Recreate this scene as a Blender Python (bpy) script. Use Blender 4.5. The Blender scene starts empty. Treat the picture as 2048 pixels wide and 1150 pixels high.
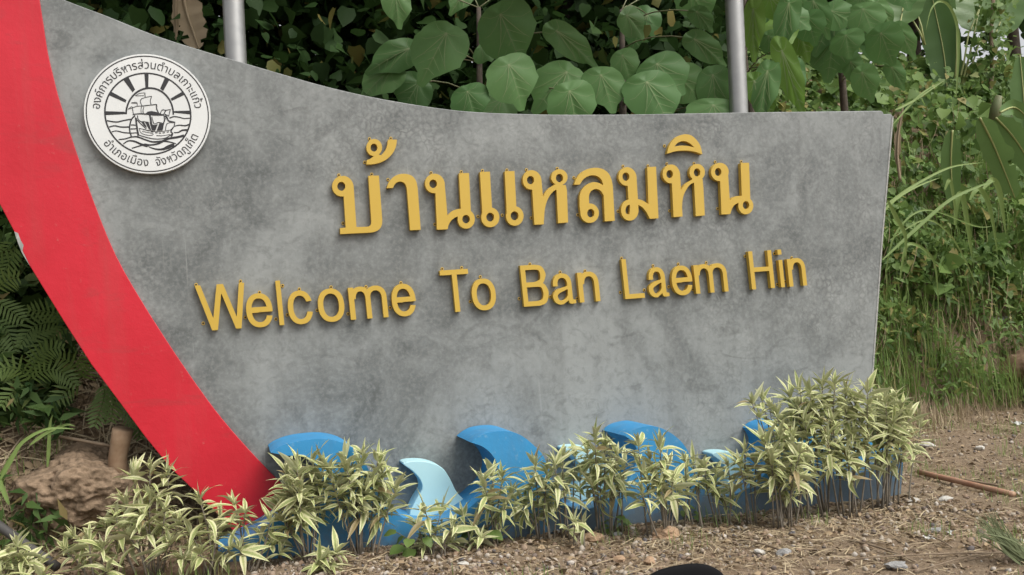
import bpy, bmesh, math, random
import numpy as np
from mathutils import Vector, Matrix
from mathutils.geometry import delaunay_2d_cdt

random.seed(11)
rng = np.random.default_rng(11)
sc = bpy.context.scene
COL = sc.collection

# ------------------------------------------------------------------ camera
# wall frame: X along the wall to the right, Y into the wall, Z up; the wall's face is y = 0
FPX = 1934.76
CX, CY = 1024.0, 575.0
AX = np.array([7650 - CX, CY - 112, -FPX]); AX /= np.linalg.norm(AX)
AY = np.array([465 - CX, CY - 660, -FPX]); AY /= np.linalg.norm(AY)
AZ = np.cross(AX, AY)
ROT = np.array([AX, AY, AZ])
CAM = np.array([0.0, -5.595, 1.25])

def ray(u, v):
    return ROT @ np.array([u - CX, CY - v, -FPX])
def onY(u, v, Y):
    d = ray(u, v); return CAM + d * (Y - CAM[1]) / d[1]
def onZ(u, v, Z):
    d = ray(u, v); return CAM + d * (Z - CAM[2]) / d[2]
def proj(P):
    q = (np.asarray(P) - CAM) @ ROT
    return CX - FPX * q[..., 0] / q[..., 2], CY + FPX * q[..., 1] / q[..., 2]

cam_data = bpy.data.cameras.new('camera')
cam_data.sensor_width = 36.0
cam_data.lens = FPX / 2048 * 36.0
cam_data.clip_start = 0.05
cam_data.clip_end = 500.0
cam = bpy.data.objects.new('camera', cam_data)
COL.objects.link(cam)
M = Matrix([list(ROT[i]) + [CAM[i]] for i in range(3)] + [[0, 0, 0, 1]])
cam.matrix_world = M
sc.camera = cam

# ------------------------------------------------------------------ light: thin overcast, brightest from the front right
SUN_EL, SUN_AZ = math.radians(52), math.radians(38)       # azimuth to the right of straight behind the camera
sdir = Vector((math.sin(SUN_AZ) * math.cos(SUN_EL), -math.cos(SUN_AZ) * math.cos(SUN_EL), math.sin(SUN_EL)))
sun_data = bpy.data.lights.new('sun', 'SUN')
sun_data.energy = 1.7
sun_data.angle = math.radians(42)
sun_data.color = (1.0, 0.95, 0.86)
sun = bpy.data.objects.new('sun', sun_data)
sun.rotation_euler = (-sdir).to_track_quat('-Z', 'Y').to_euler()
COL.objects.link(sun)

world = bpy.data.worlds.new('World')
sc.world = world
world.use_nodes = True
wn = world.node_tree.nodes; wl = world.node_tree.links
sky = wn.new('ShaderNodeTexSky'); sky.sky_type = 'NISHITA'; sky.sun_disc = False
sky.sun_elevation = SUN_EL
sky.sun_rotation = math.pi - SUN_AZ
sky.dust_density = 4.0
hs = wn.new('ShaderNodeHueSaturation'); hs.inputs['Saturation'].default_value = 0.12
wl.new(sky.outputs[0], hs.inputs['Color'])
wl.new(hs.outputs[0], wn['Background'].inputs['Color'])
wn['Background'].inputs['Strength'].default_value = 0.13

sc.view_settings.view_transform = 'Standard'
sc.view_settings.look = 'None'
sc.view_settings.exposure = 0.52
sc.view_settings.gamma = 1.0
sc.cycles.use_denoising = True
sc.cycles.max_bounces = 6
sc.cycles.transparent_max_bounces = 4

# ------------------------------------------------------------------ material helpers
def new_mat(name):
    m = bpy.data.materials.new(name); m.use_nodes = True
    nt = m.node_tree
    return m, nt, nt.nodes, nt.links, nt.nodes['Principled BSDF']

def N(nt, t, **kw):
    n = nt.nodes.new(t)
    for k, v in kw.items():
        if k in n.inputs.keys(): n.inputs[k].default_value = v
        else: setattr(n, k, v)
    return n

def ramp(nt, src, stops):
    r = nt.nodes.new('ShaderNodeValToRGB')
    el = r.color_ramp.elements
    while len(el) < len(stops): el.new(0.5)
    for e, (p, c) in zip(el, stops):
        e.position = p
        e.color = (c, c, c, 1) if not hasattr(c, '__len__') else (*c, 1)
    nt.links.new(src, r.inputs[0])
    return r.outputs[0]

def mixc(nt, fac, a, b, mode='MIX'):
    m = nt.nodes.new('ShaderNodeMix'); m.data_type = 'RGBA'; m.blend_type = mode
    for sock, v in ((m.inputs[0], fac), (m.inputs[6], a), (m.inputs[7], b)):
        if hasattr(v, 'is_output') or isinstance(v, bpy.types.NodeSocket): nt.links.new(v, sock)
        else: sock.default_value = v if not hasattr(v, '__len__') else (*v, 1)
    return m.outputs[2]

def math_n(nt, op, a, b=0.0, c=0.0):
    m = nt.nodes.new('ShaderNodeMath'); m.operation = op
    for s, v in zip(m.inputs, (a, b, c)):
        if isinstance(v, bpy.types.NodeSocket): nt.links.new(v, s)
        else: s.default_value = v
    return m.outputs[0]

def coords(nt, scale=(1, 1, 1), kind='Object'):
    tc = nt.nodes.new('ShaderNodeTexCoord')
    mp = nt.nodes.new('ShaderNodeMapping'); mp.inputs['Scale'].default_value = scale
    nt.links.new(tc.outputs[kind], mp.inputs[0])
    return mp.outputs[0]

def noise(nt, vec, scale, detail=4, rough=0.55, dist=0.0):
    n = N(nt, 'ShaderNodeTexNoise', Scale=scale, Detail=detail, Roughness=rough, Distortion=dist)
    nt.links.new(vec, n.inputs['Vector'])
    return n.outputs[0]

def bump(nt, bsdf, h, strength=0.3, dist=0.01):
    b = N(nt, 'ShaderNodeBump', Strength=strength, Distance=dist)
    nt.links.new(h, b.inputs['Height']); nt.links.new(b.outputs[0], bsdf.inputs['Normal'])

def simple_mat(name, c1, c2=None, rough=0.6, nscale=8.0, metal=0.0, bmp=0.0, kind='Object'):
    m, nt, nd, lk, b = new_mat(name)
    b.inputs['Roughness'].default_value = rough
    b.inputs['Metallic'].default_value = metal
    n = noise(nt, coords(nt, kind=kind), nscale, 6)
    lk.new(mixc(nt, ramp(nt, n, [(0.3, 0.0), (0.7, 1.0)]), c1, c2 or c1), b.inputs['Base Color'])
    if bmp: bump(nt, b, n, bmp)
    return m

def leaf_mat(name, dark, light, rough=0.45, trans=0.25, rnd='attr', back=None, yellow=None, gloss=0.35):
    """green leaf; colour varies leaf by leaf, faint midrib from the uv, translucent"""
    m, nt, nd, lk, b = new_mat(name)
    if rnd == 'attr':
        a = N(nt, 'ShaderNodeAttribute', attribute_name='tint'); r = a.outputs['Fac']
    else:
        a = nd.new('ShaderNodeObjectInfo'); r = a.outputs['Random']
    col = mixc(nt, r, dark, light)
    n = noise(nt, coords(nt, kind='Object'), 14, 3)
    col = mixc(nt, math_n(nt, 'MULTIPLY', n, 0.35), col, tuple(0.5 * c for c in light))
    if yellow:
        y = ramp(nt, r, [(0.9, 0.0), (0.97, 1.0)])
        col = mixc(nt, y, col, yellow)
    if back:
        g = nd.new('ShaderNodeNewGeometry')
        col = mixc(nt, g.outputs['Backfacing'], col, back)
    lk.new(col, b.inputs['Base Color'])
    b.inputs['Roughness'].default_value = rough
    b.inputs['Specular IOR Level'].default_value = gloss
    t = nd.new('ShaderNodeBsdfTranslucent')
    lk.new(mixc(nt, 0.5, col, tuple(min(1, c * 1.6) for c in light)), t.inputs['Color'])
    mx = nd.new('ShaderNodeMixShader'); mx.inputs[0].default_value = trans
    lk.new(b.outputs[0], mx.inputs[1]); lk.new(t.outputs[0], mx.inputs[2])
    lk.new(mx.outputs[0], nd['Material Output'].inputs['Surface'])
    return m

# ------------------------------------------------------------------ object helpers
def tag(o, label=None, cat=None, group=None, kind=None):
    if label: o['label'] = label
    if cat: o['category'] = cat
    if group: o['group'] = group
    if kind: o['kind'] = kind
    return o

def empty(name, loc, label, cat, group=None):
    o = bpy.data.objects.new(name, None); COL.objects.link(o)
    o.location = loc; o.empty_display_size = 0.1
    return tag(o, label, cat, group)

def link(name, me, mat=None, parent=None, loc=(0, 0, 0)):
    if mat and not me.materials: me.materials.append(mat)
    o = bpy.data.objects.new(name, me); COL.objects.link(o)
    if parent: o.parent = parent
    o.location = loc
    return o

def mesh_py(name, verts, faces, smooth=False):
    me = bpy.data.meshes.new(name)
    me.from_pydata([tuple(map(float, v)) for v in verts], [], faces)
    if smooth: me.polygons.foreach_set('use_smooth', [True] * len(me.polygons))
    me.update()
    return me

def tube(points, radii, sides=8, cap=True):
    """verts, faces of a tube along points"""
    pts = [Vector(p) for p in points]
    V, F = [], []
    up = Vector((0.13, 0.31, 0.94))
    for i, p in enumerate(pts):
        t = (pts[min(i + 1, len(pts) - 1)] - pts[max(i - 1, 0)]).normalized()
        if abs(t.dot(up)) > 0.95: up = Vector((1, 0.2, 0.1)).normalized()
        a = t.cross(up).normalized(); b = t.cross(a)
        r = radii[i] if hasattr(radii, '__len__') else radii
        for k in range(sides):
            th = 2 * math.pi * k / sides
            V.append(p + (a * math.cos(th) + b * math.sin(th)) * r)
    n = len(pts)
    for i in range(n - 1):
        for k in range(sides):
            k2 = (k + 1) % sides
            F.append((i * sides + k, i * sides + k2, (i + 1) * sides + k2, (i + 1) * sides + k))
    if cap:
        F.append(tuple(range(sides))[::-1]); F.append(tuple((n - 1) * sides + k for k in range(sides)))
    return V, F

def merge(parts):
    V, F = [], []
    for v, f in parts:
        o = len(V); V += list(v); F += [tuple(i + o for i in q) for q in f]
    return V, F

def bulk(name, tmpl, T, mat, parent=None, tint=None, smooth=True):
    """one mesh out of many copies of a small template; T = list of (3x3, offset)"""
    tv, tf, tuv = tmpl
    tv = np.asarray(tv, float); n = len(tv)
    Rm = np.asarray([t[0] for t in T], float); O = np.asarray([t[1] for t in T], float)
    V = np.einsum('mij,nj->mni', Rm, tv) + O[:, None, :]
    m = len(T)
    tris = np.array([tuple(f) for f in tf])            # all faces of one size
    k = tris.shape[1]
    F = (tris[None] + (np.arange(m) * n)[:, None, None]).reshape(-1)
    me = bpy.data.meshes.new(name)
    me.vertices.add(m * n); me.vertices.foreach_set('co', V.reshape(-1).astype(np.float32))
    nf = m * len(tris)
    me.loops.add(nf * k); me.loops.foreach_set('vertex_index', F.astype(np.int32))
    me.polygons.add(nf)
    me.polygons.foreach_set('loop_start', (np.arange(nf) * k).astype(np.int32))
    if smooth: me.polygons.foreach_set('use_smooth', np.ones(nf, bool))
    if tint is None: tint = rng.random(m)
    at = me.attributes.new('tint', 'FLOAT', 'POINT')
    at.data.foreach_set('value', np.repeat(tint, n).astype(np.float32))
    if tuv is not None:
        uv = me.uv_layers.new(name='uv')
        u = np.asarray(tuv, float)[F % n]
        uv.data.foreach_set('uv', u.reshape(-1).astype(np.float32))
    me.update(calc_edges=True); me.validate()
    return link(name, me, mat, parent)

def frame(direction, normal_hint, roll=0.0):
    """columns side, direction, normal"""
    d = np.asarray(direction, float); d = d / np.linalg.norm(d)
    s = np.cross(d, normal_hint)
    if np.linalg.norm(s) < 1e-4: s = np.cross(d, [0.3, 0.8, 0.2])
    s /= np.linalg.norm(s); nn = np.cross(s, d)
    if roll:
        s, nn = s * math.cos(roll) + nn * math.sin(roll), nn * math.cos(roll) - s * math.sin(roll)
    return np.column_stack([s, d, nn])

def strip_leaf(L, W, nseg=6, arch=0.25, fold=0.15, prof=None, wave=0.0, ncol=2, twist=0.0):
    """leaf along +Y with a folded, arching blade; returns verts, quad faces, uvs"""
    prof = prof or (lambda t: math.sin(math.pi * min(1, t ** 0.75 * 1.0)) ** 0.9)
    V, UV, F = [], [], []
    for i in range(nseg + 1):
        t = i / nseg
        ang = arch * t
        y = L * (math.sin(arch * t) / arch if abs(arch) > 1e-3 else t)
        z = -L * ((1 - math.cos(arch * t)) / arch if abs(arch) > 1e-3 else 0)
        w = 0.5 * W * max(0.02, prof(t))
        for j in range(ncol + 1):
            s = 2 * j / ncol - 1
            zz = z + abs(s) * fold * w + wave * w * math.sin(t * 11 + s * 2) * abs(s)
            x = s * w
            tw = twist * t
            V.append((x * math.cos(tw), y, zz + x * math.sin(tw))); UV.append(((s + 1) / 2, t))
    for i in range(nseg):
        for j in range(ncol):
            a = i * (ncol + 1) + j
            F.append((a, a + 1, a + ncol + 2, a + ncol + 1))
    return V, F, UV

def leaf_mesh(name, data, smooth=True):
    V, F, UV = data
    me = mesh_py(name, V, F, smooth)
    uv = me.uv_layers.new(name='uv')
    for l in me.loops: uv.data[l.index].uv = UV[l.vertex_index]
    return me

# ------------------------------------------------------------------ 2-D outlines
def smooth_poly(P, n=4, closed=False):
    """Catmull-Rom through the points"""
    P = [np.asarray(p, float) for p in P]
    out = []
    m = len(P)
    for i in range(m if closed else m - 1):
        p0 = P[(i - 1) % m] if closed or i > 0 else P[0]
        p1, p2 = P[i], P[(i + 1) % m]
        p3 = P[(i + 2) % m] if closed or i + 2 < m else P[-1]
        for k in range(n):
            t = k / n
            out.append(0.5 * ((2 * p1) + (p2 - p0) * t + (2 * p0 - 5 * p1 + 4 * p2 - p3) * t * t + (3 * p1 - p0 - 3 * p2 + p3) * t ** 3))
    if not closed: out.append(P[-1])
    return out

def ellipse(cx, cy, rx, ry, n=28, a0=0, a1=2 * math.pi):
    return [(cx + rx * math.cos(a0 + (a1 - a0) * i / n), cy + ry * math.sin(a0 + (a1 - a0) * i / n)) for i in range(n)]

def poly_sdf(P, X, Y):
    P = np.asarray(P, float); d = np.full(X.shape, 1e9); ins = np.zeros(X.shape, bool)
    for i in range(len(P)):
        a, b = P[i - 1], P[i]
        e = b - a; L2 = (e * e).sum()
        if L2 < 1e-12: continue
        t = np.clip(((X - a[0]) * e[0] + (Y - a[1]) * e[1]) / L2, 0, 1)
        d = np.minimum(d, np.hypot(X - a[0] - t * e[0], Y - a[1] - t * e[1]))
        if a[1] != b[1]:
            c = ((a[1] > Y) != (b[1] > Y)) & (X < (b[0] - a[0]) * (Y - a[1]) / (b[1] - a[1]) + a[0])
            ins ^= c
    return np.where(ins, -d, d)

def contours(S, xs, ys):
    """closed zero contours of a sampled signed distance (inside negative)"""
    H, W = S.shape; seg = {}
    ins = S < 0
    cells = (ins[:-1, :-1].astype(int) + ins[:-1, 1:] + ins[1:, :-1] + ins[1:, 1:])
    def pt(i, j, i2, j2):
        a, b = S[i, j], S[i2, j2]; t = a / (a - b)
        return (xs[j] + (xs[j2] - xs[j]) * t, ys[i] + (ys[i2] - ys[i]) * t)
    nxt, pos = {}, {}
    for i, j in np.argwhere((cells > 0) & (cells < 4)):
        e = []
        crn = [(i, j), (i, j + 1), (i + 1, j + 1), (i + 1, j)]
        for k in range(4):
            p, q = crn[k], crn[(k + 1) % 4]
            if ins[p] != ins[q]:
                key = (min(p, q), max(p, q)); pos[key] = pt(*p, *q)
                e.append((key, ins[p]))
        outs = [k for k, f in e if f]; inn = [k for k, f in e if not f]
        if len(e) == 2: nxt[outs[0]] = inn[0]
        else:
            for o_, i_ in zip(outs, inn): nxt[o_] = i_
    loops = []
    while nxt:
        s, n_ = nxt.popitem(); L = [s]
        while n_ != s and n_ in nxt:
            L.append(n_); n_ = nxt.pop(n_)
        loops.append([pos[k] for k in L])
    return loops

def simplify(P, tol):
    P = np.asarray(P); n = len(P)
    if n < 8: return P
    far = int(np.argmax(((P - P[0]) ** 2).sum(1)))
    def dp(a, b):
        if b <= a + 1: return []
        A, B = P[a], P[b % n]; e = B - A; L = np.hypot(*e) or 1e-9
        Q = P[a + 1:b]; dist = np.abs((Q[:, 0] - A[0]) * e[1] - (Q[:, 1] - A[1]) * e[0]) / L
        k = int(np.argmax(dist))
        if dist[k] < tol: return []
        k += a + 1
        return dp(a, k) + [k] + dp(k, b)
    idx = [0] + dp(0, far) + [far] + dp(far, n)
    return P[idx]

def extrude_loops(loops, to3, depth_vec):
    """prism out of 2-D loops (outer and holes); to3 maps a 2-D point to the front face"""
    pts, edges, lp = [], [], []
    for L in loops:
        o = len(pts); k = len(L)
        pts += [Vector((float(p[0]), float(p[1]))) for p in L]
        edges += [(o + i, o + (i + 1) % k) for i in range(k)]
        lp.append((o, k))
    v2, e2, f2, ov, oe, of = delaunay_2d_cdt(pts, edges, [], 2, 1e-7)
    # orig -> new vertex
    o2n = {}
    for i, src in enumerate(ov):
        for s in src: o2n[s] = i
    P = [np.asarray(to3(p.x, p.y), float) for p in v2]
    n = len(P)
    V = P + [p + depth_vec for p in P]
    # face filter by even-odd
    allE = [(pts[a], pts[b]) for a, b in edges]
    F = []
    E = np.array([[a.x, a.y, b.x, b.y] for a, b in allE])
    for f in f2:
        c = sum((v2[i] for i in f), Vector((0, 0))) / len(f)
        m = ((E[:, 1] > c.y) != (E[:, 3] > c.y))
        xx = (E[m, 2] - E[m, 0]) * (c.y - E[m, 1]) / (E[m, 3] - E[m, 1]) + E[m, 0]
        if (xx > c.x).sum() % 2 == 1:
            F.append(tuple(f)); F.append(tuple(i + n for i in f)[::-1])
    for o, k in lp:
        for i in range(k):
            a, b = o2n[o + i], o2n[o + (i + 1) % k]
            if a != b: F.append((a, b, b + n, a + n))
    me = bpy.data.meshes.new('prism')
    me.from_pydata([tuple(v) for v in V], [], F)
    bm = bmesh.new(); bm.from_mesh(me)
    bmesh.ops.recalc_face_normals(bm, faces=bm.faces); bm.to_mesh(me); bm.free()
    return me

def sdf_loops(adds, subs, res=150):
    A = np.concatenate([np.asarray(p, float) for p in adds])
    lo, hi = A.min(0), A.max(0); s = max(hi - lo) / res
    xs = np.arange(lo[0] - 2 * s, hi[0] + 3 * s, s); ys = np.arange(lo[1] - 2 * s, hi[1] + 3 * s, s)
    X, Y = np.meshgrid(xs, ys)
    S = np.min([poly_sdf(p, X, Y) for p in adds], axis=0)
    for p in subs: S = np.maximum(S, -poly_sdf(p, X, Y))
    S = np.where(S == 0, 1e-6, S)
    return [simplify(L, s * 0.16) for L in contours(S, xs, ys) if len(L) > 6]

def ribbon(pts, w0, w1=None):
    """outline polygon of a stroke of given width"""
    P = np.asarray(pts, float); n = len(P); w1 = w0 if w1 is None else w1
    T = np.gradient(P, axis=0); T /= np.linalg.norm(T, axis=1)[:, None] + 1e-9
    Nn = np.column_stack([-T[:, 1], T[:, 0]])
    w = np.linspace(w0, w1, n)[:, None] / 2
    return list(map(tuple, P + Nn * w)) + list(map(tuple, (P - Nn * w)[::-1]))

# ------------------------------------------------------------------ terrain
def sstep(a, b, x):
    t = np.clip((x - a) / (b - a), 0, 1); return t * t * (3 - 2 * t)
def wob(x, y, s, ph=0.0):
    return (np.sin(x * s + 1.3 + ph) * np.cos(y * s * 1.17 + 0.4 + ph) + 0.5 * np.sin(x * s * 2.3 + y * s * 1.9 + ph) + 0.3 * np.cos(x * s * 4.1 - y * s * 3.7 + 2 * ph)) / 1.8
def foot_y(x):
    return 0.05 + 1.05 * sstep(-0.7, 0.6, x) + 1.0 * sstep(3.8, 6.0, x) + 0.7 * sstep(7.9, 8.6, x)
def ground_z(x, y):
    x = np.asarray(x, float); y = np.asarray(y, float)
    base = 0.05 - 0.045 * np.clip(x, -2, 5)
    base = base + 0.06 * np.clip(y, 0, 6) * sstep(3.0, 6.0, x)
    base = base - 0.02 * np.clip(-y - 1.0, 0, 3)
    foot = foot_y(x)
    r = np.clip(y - foot, 0, None)
    hgt = 2.3 + 1.6 * sstep(2.5, 5.0, x)
    bank = hgt * (1 - np.exp(-r / (1.5 - 0.4 * sstep(2.0, 4.0, x)))) + 0.10 * np.clip(r - 2, 0, 20)
    far = np.clip((np.hypot(x - 1, y) - 25) / 20, 0, 1)
    bank = bank * (1 - 0.9 * far * (y < 60))
    return base + bank + wob(x, y, 1.7) * 0.02 + wob(x, y, 6.0, 1.0) * 0.012 * (1 + 4 * np.clip(r, 0, 1)) + wob(x, y, 2.9, 2.0) * 0.09 * np.clip(r, 0, 1)

def ground_hit(u, v):
    """first point of the terrain along the pixel's ray"""
    d = ray(u, v); d = d / np.linalg.norm(d)
    t = np.linspace(2.0, 30, 2800)
    P = CAM + d * t[:, None]
    below = P[:, 2] < ground_z(P[:, 0], P[:, 1])
    i = int(np.argmax(below)) if below.any() else -1
    return P[i]

def axis_pts(lo, hi, c0, c1, fine):
    a = [c0]
    s = fine
    while a[-1] > lo: s *= 1.22; a.append(a[-1] - s)
    b = [c1]; s = fine
    while b[-1] < hi: s *= 1.22; b.append(b[-1] + s)
    return np.array(sorted(set(a + list(np.arange(c0, c1, fine)) + b)))
gx = axis_pts(-90, 110, -3.0, 8.0, 0.06); gy = axis_pts(-60, 110, -2.8, 4.0, 0.06)
GX, GY = np.meshgrid(gx, gy); GZ = ground_z(GX, GY)
nv, nh = GX.shape
gv = np.column_stack([GX.ravel(), GY.ravel(), GZ.ravel()])
idx = np.arange(nv * nh).reshape(nv, nh)
gf = np.stack([idx[:-1, :-1], idx[:-1, 1:], idx[1:, 1:], idx[1:, :-1]], -1).reshape(-1, 4)

m_ground, nt, nd, lk, b = new_mat('earth')
co = coords(nt)
n1 = noise(nt, co, 0.9, 5); n2 = noise(nt, co, 9, 8, 0.7); n3 = noise(nt, co, 70, 4, 0.7)
vo = N(nt, 'ShaderNodeTexVoronoi', Scale=55.0, feature='F1'); lk.new(co, vo.inputs['Vector'])
c = mixc(nt, ramp(nt, n2, [(0.3, 0.0), (0.7, 1.0)]), (0.16, 0.11, 0.068), (0.33, 0.24, 0.16))
c = mixc(nt, ramp(nt, n1, [(0.45, 0.0), (0.65, 0.6)]), c, (0.27, 0.205, 0.14))
c = mixc(nt, math_n(nt, 'MULTIPLY', ramp(nt, n3, [(0.4, 0.0), (0.65, 1.0)]), 0.6), c, (0.38, 0.30, 0.21))
c = mixc(nt, math_n(nt, 'MULTIPLY', vo.outputs['Color'], 0.35), c, (0.10, 0.08, 0.07))
lk.new(c, b.inputs['Base Color']); b.inputs['Roughness'].default_value = 0.95
b.inputs['Specular IOR Level'].default_value = 0.1
bump(nt, b, math_n(nt, 'ADD', n2, math_n(nt, 'MULTIPLY', n3, 0.6)), 0.9, 0.03)
me = bpy.data.meshes.new('ground')
me.from_pydata(gv.tolist(), [], gf.tolist()); me.polygons.foreach_set('use_smooth', [True] * len(me.polygons)); me.update()
tag(link('ground', me, m_ground), kind='structure')

# ------------------------------------------------------------------ the sign wall
sign = empty('sign_wall', (0, 0, 0), 'grey concrete boat-shaped welcome sign wall with red prow, blue waves and gold letters', 'sign')
WT = 0.17      # slab thickness
def wallpt(u, v, Y=0.0):
    p = onY(u, v, Y); return (p[0], p[2])
def map2(pix, Y): return [wallpt(u, v, Y) for u, v in pix]

top = [(-75, -112), (0, -62), (80, -22), (130, 0), (213, 31.5), (312, 71), (412, 103), (488, 125.5), (578, 152), (661, 175), (760, 197), (876, 216), (964, 224.5), (1081, 228.5), (1200, 229), (1300, 228), (1464, 225), (1639, 222.7)]
top = [tuple(p) for p in smooth_poly(top, 4)]
chip = [(1762, 221.2), (1766, 224), (1767.5, 228), (1781, 227.5), (1785.5, 232)]
right = [(1764, 480), (1742, 790), (1724, 1030), (1716, 1120)]
left_inner_base = [(560, 1150), (500, 1085), (468, 1055), (391, 976), (350, 937), (298, 873), (244, 800), (191, 729), (136, 643), (69, 534), (46, 480), (8, 409), (-32, 300), (-62, 180), (-78, 60), (-84, -60)]
slab_px = top + chip + right + left_inner_base
slab2 = map2(slab_px, 0.0)

m_conc, nt, nd, lk, b = new_mat('polished_concrete')
co = coords(nt)
big = noise(nt, co, 0.75, 4, 0.55, 0.7); med = noise(nt, co, 2.4, 8, 0.68, 1.0); fine = noise(nt, co, 38, 5, 0.65)
strk = noise(nt, coords(nt, (7.0, 7.0, 0.7)), 1.0, 6, 0.6, 0.3)
c = mixc(nt, ramp(nt, med, [(0.36, 0.0), (0.64, 1.0)]), (0.105, 0.114, 0.113), (0.218, 0.232, 0.229))
c = mixc(nt, ramp(nt, big, [(0.46, 0.0), (0.60, 0.7)]), c, (0.30, 0.317, 0.312))
c = mixc(nt, math_n(nt, 'MULTIPLY', ramp(nt, strk, [(0.5, 0.0), (0.75, 1.0)]), 0.4), c, (0.10, 0.104, 0.10))
# crackle: pale cells split by thin darker lines, only in patches
wv = N(nt, 'ShaderNodeVectorMath', operation='ADD')
nz = N(nt, 'ShaderNodeTexNoise', Scale=9.0, Detail=3.0); lk.new(co, nz.inputs['Vector'])
sc1 = N(nt, 'ShaderNodeVectorMath', operation='SCALE'); sc1.inputs['Scale'].default_value = 0.11
lk.new(nz.outputs['Color'], sc1.inputs[0]); lk.new(co, wv.inputs[0]); lk.new(sc1.outputs[0], wv.inputs[1])
vor = N(nt, 'ShaderNodeTexVoronoi', Scale=27.0, feature='DISTANCE_TO_EDGE'); lk.new(wv.outputs[0], vor.inputs['Vector'])
patch = ramp(nt, noise(nt, co, 1.15, 3, 0.6, 0.6), [(0.50, 0.0), (0.66, 1.0)])
cell = ramp(nt, vor.outputs['Distance'], [(0.03, 0.0), (0.32, 1.0)])
cmask = math_n(nt, 'MULTIPLY', patch, ramp(nt, noise(nt, co, 8, 4), [(0.35, 0.2), (0.65, 1.0)]))
c = mixc(nt, math_n(nt, 'MULTIPLY', math_n(nt, 'MULTIPLY', cell, cmask), 0.42), c, (0.40, 0.41, 0.395))
line = ramp(nt, vor.outputs['Distance'], [(0.008, 1.0), (0.035, 0.0)])
c = mixc(nt, math_n(nt, 'MULTIPLY', math_n(nt, 'MULTIPLY', line, cmask), 0.3), c, (0.12, 0.125, 0.12))
dr = noise(nt, coords(nt, (26, 26, 1.1)), 1.0, 4, 0.6, 0.2)
c = mixc(nt, math_n(nt, 'MULTIPLY', ramp(nt, dr, [(0.66, 0.0), (0.74, 1.0)]), 0.35), c, (0.40, 0.41, 0.40))
# dark trowel smears
sm = noise(nt, coords(nt, (2.6, 2.6, 5.2)), 1.0, 6, 0.6, 1.6)
c = mixc(nt, ramp(nt, sm, [(0.58, 0.0), (0.70, 0.55)]), c, (0.095, 0.101, 0.099))
c = mixc(nt, math_n(nt, 'MULTIPLY', ramp(nt, fine, [(0.45, 0.0), (0.7, 1.0)]), 0.45), c, (0.31, 0.325, 0.32))
c = mixc(nt, math_n(nt, 'MULTIPLY', ramp(nt, noise(nt, co, 17, 6, 0.7, 0.6), [(0.5, 0.0), (0.68, 1.0)]), 0.45), c, (0.105, 0.112, 0.11))
lk.new(c, b.inputs['Base Color'])
lk.new(ramp(nt, med, [(0.3, 0.42), (0.7, 0.62)]), b.inputs['Roughness'])
b.inputs['Specular IOR Level'].default_value = 0.35
bump(nt, b, math_n(nt, 'ADD', med, math_n(nt, 'MULTIPLY', fine, 0.15)), 0.12, 0.02)

def prism_obj(name, loops2, Y, depth, mat, parent, bevel=0.0):
    me = extrude_loops(loops2, lambda x, z: (x, Y, z), np.array([0, depth, 0.0]))
    o = link(name, me, mat, parent)
    if bevel:
        bv = o.modifiers.new('edge', 'BEVEL'); bv.width = bevel; bv.segments = 2; bv.limit_method = 'ANGLE'; bv.angle_limit = math.radians(50)
    return o

m_edge = simple_mat('worn_plaster', (0.40, 0.40, 0.375), (0.24, 0.245, 0.235), 0.85, 30, bmp=0.3)
slab = prism_obj('slab', [slab2], 0.0, WT, m_conc, sign, 0.006)
# narrow pale worn strip down the right-hand arris
strip = map2([(1785.8, 233), (1764.4, 480), (1742.4, 790), (1724.4, 1030)], 0.0)
me = bpy.data.meshes.new('arris'); V = []; F = []
for i, (x, z) in enumerate(strip):
    wv_ = 0.008
    V += [(x - wv_, -0.0035, z), (x + 0.004, -0.0035, z), (x + 0.004, 0.03, z), (x - wv_, 0.03, z)]
for i in range(len(strip) - 1):
    a = i * 4
    for k in range(4): F.append((a + k, a + (k + 1) % 4, a + 4 + (k + 1) % 4, a + 4 + k))
link('worn_edge', mesh_py('arris', V, F), m_edge, sign)

# red prow band
m_red, nt, nd, lk, b = new_mat('red_paint')
co = coords(nt); n1 = noise(nt, co, 2.5, 6, 0.6); n2 = noise(nt, co, 30, 5, 0.7)
c = mixc(nt, ramp(nt, n1, [(0.35, 0.0), (0.7, 1.0)]), (0.49, 0.009, 0.022), (0.58, 0.014, 0.032))
sm = noise(nt, coords(nt, (1.6, 1.6, 4.5)), 1.1, 6, 0.62, 1.2)
c = mixc(nt, ramp(nt, sm, [(0.56, 0.0), (0.70, 0.6)]), c, (0.34, 0.03, 0.034))
c = mixc(nt, ramp(nt, n2, [(0.64, 0.0), (0.74, 0.5)]), c, (0.52, 0.12, 0.11))
c = mixc(nt, math_n(nt, 'MULTIPLY', ramp(nt, noise(nt, coords(nt, (9, 9, 1.0)), 1.0, 5, 0.6, 0.3), [(0.5, 0.0), (0.75, 1.0)]), 0.35), c, (0.40, 0.05, 0.05))
c = mixc(nt, math_n(nt, 'MULTIPLY', ramp(nt, noise(nt, coords(nt, (3, 3, 22)), 1.0, 5, 0.65, 0.6), [(0.68, 0.0), (0.74, 1.0)]), 0.5), c, (0.22, 0.04, 0.04))
lk.new(c, b.inputs['Base Color']); b.inputs['Roughness'].default_value = 0.42
bump(nt, b, n2, 0.15, 0.01)
inner = [(66, -95), (79, 0), (87, 52), (95, 104), (106, 151), (118, 198), (148, 290), (186, 400), (231, 510), (286, 607), (350, 707), (415, 800), (461, 858), (514, 917), (560, 964), (600, 1003)]
outer = [(470, 1066), (455, 1049), (383, 976), (342, 937), (290, 873), (236, 800), (183, 729), (128, 643), (61, 534), (44, 500), (38, 478), (29, 464), (0, 409), (-40, 300), (-70, 180), (-86, 60), (-92, -60), (-88, -118)]
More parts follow.
